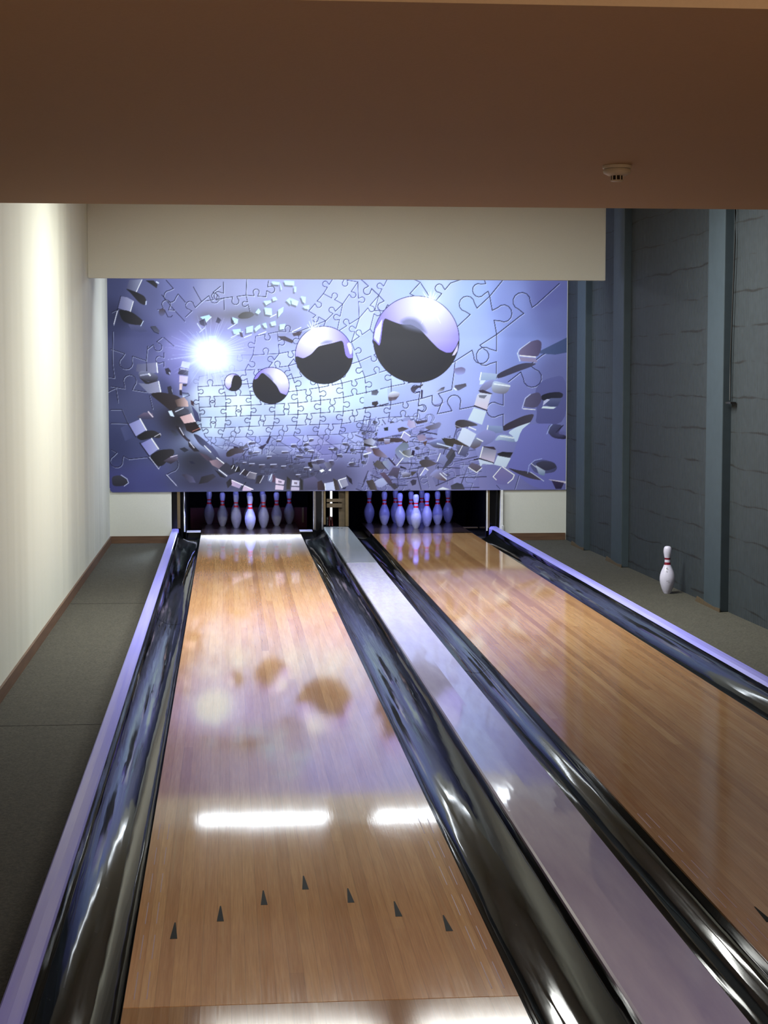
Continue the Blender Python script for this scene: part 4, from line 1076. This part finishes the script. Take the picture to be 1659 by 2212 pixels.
# big ball (centre and radius from the print)
ball(2152, 450, 301, [(-1.2, .0), (-.97, .02), (-.84, .18), (-.76, -.50), (-.55, -.41), (-.35, -.34), (-.12, -.34), (.1, -.22), (.32, .02), (.52, .22), (.70, .31), (.83, .30), (.93, .16), (.99, .0), (1.2, .3), (1.0, 1.3), (-1.0, 1.3)], spark=(2250, 200),
     foil=[(-.40, -.42), (-.22, -.52), (-.02, -.50), (.14, -.38), (.28, -.12), (.10, -.15), (-.3, -.25)])
P_('1855,440 1868,380 1915,310 1905,400 1890,480', (206, 206, 248), (184, 190, 240)); P_('2402,562 2445,480 2440,530 2420,560', (196, 190, 240))
ball(1510, 560, 200, [(-1.2, .3), (-.97, .02), (-.72, .12), (-.45, -.02), (-.20, -.30), (.05, -.36), (.32, -.42), (.66, -.52), (.74, .0), (.86, .12), (1.2, .05), (1, 1.3), (-1, 1.3)], spark=(1440, 405),
     foil=[(-.15, -.40), (.05, -.52), (.32, -.50), (.22, -.40), (-.1, -.36)])
P_('1668,480 1690,470 1705,510 1706,545 1690,560 1680,520', (226, 228, 252), (176, 180, 236))
ball(1143, 770, 127, [(-1.2, -.5), (-.80, -.30), (-.48, -.74), (.0, -.34), (.32, .02), (.50, .40), (.72, .48), (.9, .55), (1.2, 1.0), (-1, 1.3)], spark=(1225, 700),
     foil=[(-.44, -.72), (-.1, -.62), (.15, -.30), (.05, -.25), (-.3, -.6)])
ball(882, 748, 60, [(.10, -.80), (.42, -.82), (1.1, -.5), (1.1, .9), (0.3, 1.3), (-.5, 1.1), (-.45, .72), (-.25, .55), (-.18, .0), (-.08, -.4)], spark=(850, 730))
def sparkle(x, y, r, rays, k=1.0):
    PR.glow(x, y, r * .55, r * .45, (238, 248, 254), 1.0, 2.0)
    for a, L in rays:
        a = math.radians(a)
        PR.line([(x, y), (x + L * math.cos(a), y + L * math.sin(a))], (236, 244, 254), 7 * k, .9, 3, True)
sparkle(2250, 205, 95, [(-100, 90), (-88, 110), (-72, 100), (-58, 80), (-122, 100), (115, 150), (62, 160), (80, 110)])
sparkle(1438, 402, 62, [(-95, 95), (-80, 100), (-65, 80), (-112, 90), (-130, 70), (-50, 70), (112, 85), (62, 90), (-20, 60)], .8)
sparkle(1215, 700, 30, [(20, 40), (90, 60), (120, 60), (60, 60)], .6)
# gloss of the inner rim catching the burst
PR.glow(600, 700, 40, 60, (206, 226, 250), .35)

# ---- the printed sheet as a real panel: a fine grid whose vertices carry the ink colours
t = NT('printed_mural_ink')
vc = t.n('VertexColor', layer_name='ink')
fibre = t.noise(t.pos(), 160, 2)
t.base(t.mix(0.10, vc.outputs['Color'], t.ramp(fibre, [(0.3, (0.8, 0.8, 0.8, 1)), (0.7, (1, 1, 1, 1))]), 'MULTIPLY'))
t.rough(0.5)
t.b.inputs['Specular IOR Level'].default_value = 0.3
M['print'] = t.m
mural = thing('wall_mural', 'wide printed mural of a jigsaw tunnel with four floating chrome balls', 'mural', (1.22, BACK, 0.44))
inv = np.clip(PR.a + (PR.a - 140) * 0.15, 4, 255) / 255.0
lin = np.where(inv <= 0.04045, inv / 12.92, ((inv + 0.055) / 1.055) ** 2.4).astype(np.float32)
lin = np.clip(lin * INK, 0.003, 0.90)
KZ = (2.725 - 0.44) / (1502 - 38)
KX = (3.715 + 1.268) / (3216 - 28)
xs = (-1.268 + (PR.X - 28) * KX).astype(np.float32)
zs = (2.725 - (PR.Y - 38) * KZ).astype(np.float32)
zs = zs - zs.min() + 0.44
W_, H_n = len(xs), len(zs)
gx, gz = np.meshgrid(xs, zs)
co = np.empty((H_n * W_, 3), np.float32)
co[:, 0] = gx.ravel(); co[:, 1] = BACK - 0.022; co[:, 2] = gz.ravel()
idx = np.arange(H_n * W_).reshape(H_n, W_)
q = np.stack([idx[1:, :-1], idx[1:, 1:], idx[:-1, 1:], idx[:-1, :-1]], -1).reshape(-1, 4)
ccx, ccz = (gx[:-1, :-1] - (xs[0] + 0.045)).ravel(), (gz[:-1, :-1] - (zs[-1] + 0.045)).ravel()
q = q[~((ccx < 0) & (ccz < 0) & (np.hypot(ccx, ccz) > 0.045))]
me = D.meshes.new('printed_sheet')
me.vertices.add(len(co)); me.vertices.foreach_set('co', co.ravel())
me.loops.add(q.size); me.loops.foreach_set('vertex_index', q.ravel().astype(np.int32))
me.polygons.add(len(q)); me.polygons.foreach_set('loop_start', np.arange(0, q.size, 4, dtype=np.int32))
me.update(calc_edges=True)
ca = me.color_attributes.new('ink', 'FLOAT_COLOR', 'POINT')
ca.data.foreach_set('color', np.concatenate([lin.reshape(-1, 3), np.ones((H_n * W_, 1), np.float32)], 1).ravel())
me.materials.append(M['print'])
o = D.objects.new('printed_sheet', me); C.objects.link(o)
o.parent = mural; o.location = -Vector(mural.location)
def corner(x0, z0, x1, z1, r):
    out = [(x0 + r - r * math.cos(a), z0 + r - r * math.sin(a)) for a in np.linspace(0, math.pi / 2, 8)]
    return out + [(x1, z0), (x1, z1), (x0, z1)]
MB().prism_y(corner(xs[0] + 0.001, 0.441, xs[-1] + 0.006, zs[0], 0.044), BACK - 0.021, BACK - 0.001).build('backing_board', M['white'], mural)

# ------------------------------------------------------------------ lamps
def area(name, loc, sx, sy, power, col, rot, parent, spread=math.pi):
    l = D.lights.new(name, 'AREA')
    l.shape = 'RECTANGLE'; l.size = sx; l.size_y = sy
    l.energy = power; l.color = col
    l.spread = spread
    o = D.objects.new(name, l)
    C.objects.link(o)
    o.parent = parent
    o.location = Vector(loc) - Vector(parent.location)
    o.rotation_euler = rot
    return o
for k, (xa, xb) in enumerate(((-0.32, 0.98), (1.42, 2.72))):
    xm = (xa + xb) / 2
    t = thing('mural_tube_lamp', 'cool tube lamp behind the beige fascia, %s one' % ('left' if k == 0 else 'right'), 'lamp', (xm, 17.1, 2.70), 'tube lamps behind the fascia')
    MB().box(xa, xb, 17.05, 17.15, 2.70, 2.75).build('housing', M['holder'], t)
    MB().box(xm - 0.4, xm - 0.38, 17.09, 17.11, 2.75, CEIL).build('hanger', M['holder'], t)
    MB().box(xm + 0.38, xm + 0.4, 17.09, 17.11, 2.75, CEIL).build('hanger', M['holder'], t)
    MB().tube([(xa + 0.02, 17.1, 2.68), (xb - 0.02, 17.1, 2.68)], 0.018, 12).build('glass_tube', M['tube'], t, smooth=True)
    area('lamp_light', (xm, 17.14, 2.69), xb - xa - 0.05, 0.06, P_MURAL, C_MURAL, (math.radians(52), 0, 0), t)
for k, (xa, xb) in enumerate(((-0.2, 1.1), (1.35, 2.65))):
    xm = (xa + xb) / 2
    t = thing('ceiling_tube_lamp', 'neutral tube lamp on the high ceiling over the lanes, %s one' % ('left' if k == 0 else 'right'), 'lamp', (xm, 12.6, CEIL), 'ceiling tube lamps over the lanes')
    MB().box(xa, xb, 12.38, 12.82, CEIL - 0.05, CEIL).build('housing', M['holder'], t)
    MB().tube([(xa + 0.02, 12.6, CEIL - 0.07), (xb - 0.02, 12.6, CEIL - 0.07)], 0.018, 12).build('glass_tube', M['tubeh'], t, smooth=True)
    area('lamp_light', (xm, 12.6, CEIL - 0.10), xb - xa - 0.05, 0.40, P_HALL, C_HALL, (0, 0, 0), t)
# pit lamps inside each machine, above the pins
for (xc, nm, pw_) in (((L1 + L2) / 2, 'left', P_PIT * 1.3), ((R1 + R2) / 2, 'right', P_PIT)):
    t = thing('pit_lamp', 'blue lamp strip inside the %s pin machine, above the pins' % nm, 'lamp', (xc, 19.06, 0.52), 'lamp strips inside the pin machines')
    MB().box(xc - 0.5, xc + 0.5, 19.08, 19.12, 0.53, 0.56).build('housing', M['holder'], t)
    area('lamp_light', (xc, 19.1, 0.525), 0.95, 0.03, pw_, C_PIT, (math.radians(25), 0, 0), t)
# work light under the mask of the left machine, shining onto the lane end
t = thing('deck_lamp', 'cool lamp strip inside the left pin machine lighting the lane end', 'lamp', (0.245, 19.15, 0.47))
MB().box(-0.3, 0.8, 19.13, 19.17, 0.475, 0.505).build('housing', M['holder'], t)
area('lamp_light', (0.245, 19.15, 0.47), 1.05, 0.03, P_DECK, C_DECK, (math.radians(-60), 0, 0), t, math.radians(62))
# unseen warm lamp added on the right wall to brighten the soffit's underside
sx = wr(1.2)
t = thing('soffit_fill_lamp', 'added warm lamp on the slate wall, brightening the soffit from below', 'lamp', (sx, 1.2, 1.75))
MB().box(sx - 0.03, sx, 1.12, 1.28, 1.65, 1.85).build('back_plate', M['holder'], t)
MB().lathe([(0.0, 0.0), (0.07, 0.0), (0.09, 0.16), (0.085, 0.16), (0.06, 0.01), (0, 0.01)], 24, (sx - 0.12, 1.2, 1.70)).build('bowl_shade', M['plastic'], t, smooth=True)
MB().lathe([(0.0, 0.0), (0.03, 0.01), (0.035, 0.05), (0.02, 0.09), (0.0, 0.1)], 16, (sx - 0.12, 1.2, 1.715)).build('bulb', M['bulbw'], t, smooth=True)
area('lamp_light', (sx - 0.12, 1.2, 1.88), 0.12, 0.12, P_FILL, C_FILL, (math.radians(150), 0, math.radians(20)), t)
# ceiling lamp of the player area
t = thing('lounge_ceiling_lamp', 'soft white round lamp on the ceiling of the player area', 'lamp', (1.4, 0.2, CEIL))
MB().lathe([(0.0, -0.09), (0.2, -0.08), (0.26, 0.0)], 32, (1.4, 0.2, CEIL)).build('diffuser', M['bulbn'], t, smooth=True)
area('lamp_light', (1.4, 0.2, CEIL - 0.12), 0.5, 0.5, P_LOUNGE, C_LOUNGE, (0, 0, 0), t)

# ------------------------------------------------------------------ smoke detector on the soffit
t = thing('smoke_detector', 'small pale round smoke detector under the low brown ceiling', 'smoke detector', (1.406, 6.3, 2.435))
MB().lathe([(0.0, 0.0), (0.052, 0.0), (0.052, -0.012), (0.0, -0.012)], 40).build('base_plate', M['plastic'], t, loc=(0, 0, 0), bevel=0.002)
MB().lathe([(0.046, -0.013), (0.050, -0.02), (0.048, -0.028), (0.030, -0.037), (0.0, -0.037)], 40).build('housing', M['plastic'], t, loc=(0, 0, 0), smooth=True)
MB().lathe([(0.021, -0.037), (0.021, -0.052)], 40).build('sensor_grille', M['slot'], t, loc=(0, 0, 0), smooth=True)
mb = MB()
for i in range(9):
    a = i * 2 * math.pi / 9 + 0.2
    mb.lathe([(0.0022, -0.036), (0.0022, -0.053)], 6, (0.0222 * math.cos(a), 0.0222 * math.sin(a), 0))
mb.build('grille_bars', M['plastic'], t, loc=(0, 0, 0))
MB().lathe([(0.0, -0.052), (0.023, -0.052), (0.022, -0.056), (0.0, -0.058)], 40).build('end_cap', M['plastic'], t, loc=(0, 0, 0), smooth=True)

# ------------------------------------------------------------------ cable on the right wall
xx = lambda y: wr(y) - 0.02
t = thing('wall_cable', 'thin black cable hanging down the slate wall beside the nearest pillar', 'cable', (xx(13.0), 13.0, 1.5))
MB().tube([(xx(13.02) - 0.03, 13.015, CEIL), (xx(13.02) - 0.03, 13.012, 3.22), (xx(12.97), 12.97, 3.08), (xx(12.93), 12.93, 2.9), (xx(12.93), 12.93, 2.7), (xx(12.97), 12.97, 2.2), (xx(13.0), 13.0, 1.8), (xx(13.0), 13.0, 1.5)], 0.006, 8).build('cord', M['cable'], t, smooth=True)
MB().box(xx(13.0) - 0.03, xx(13.0) + 0.012, 12.88, 13.02, 1.475, 1.49).build('bracket', M['cable'], t)
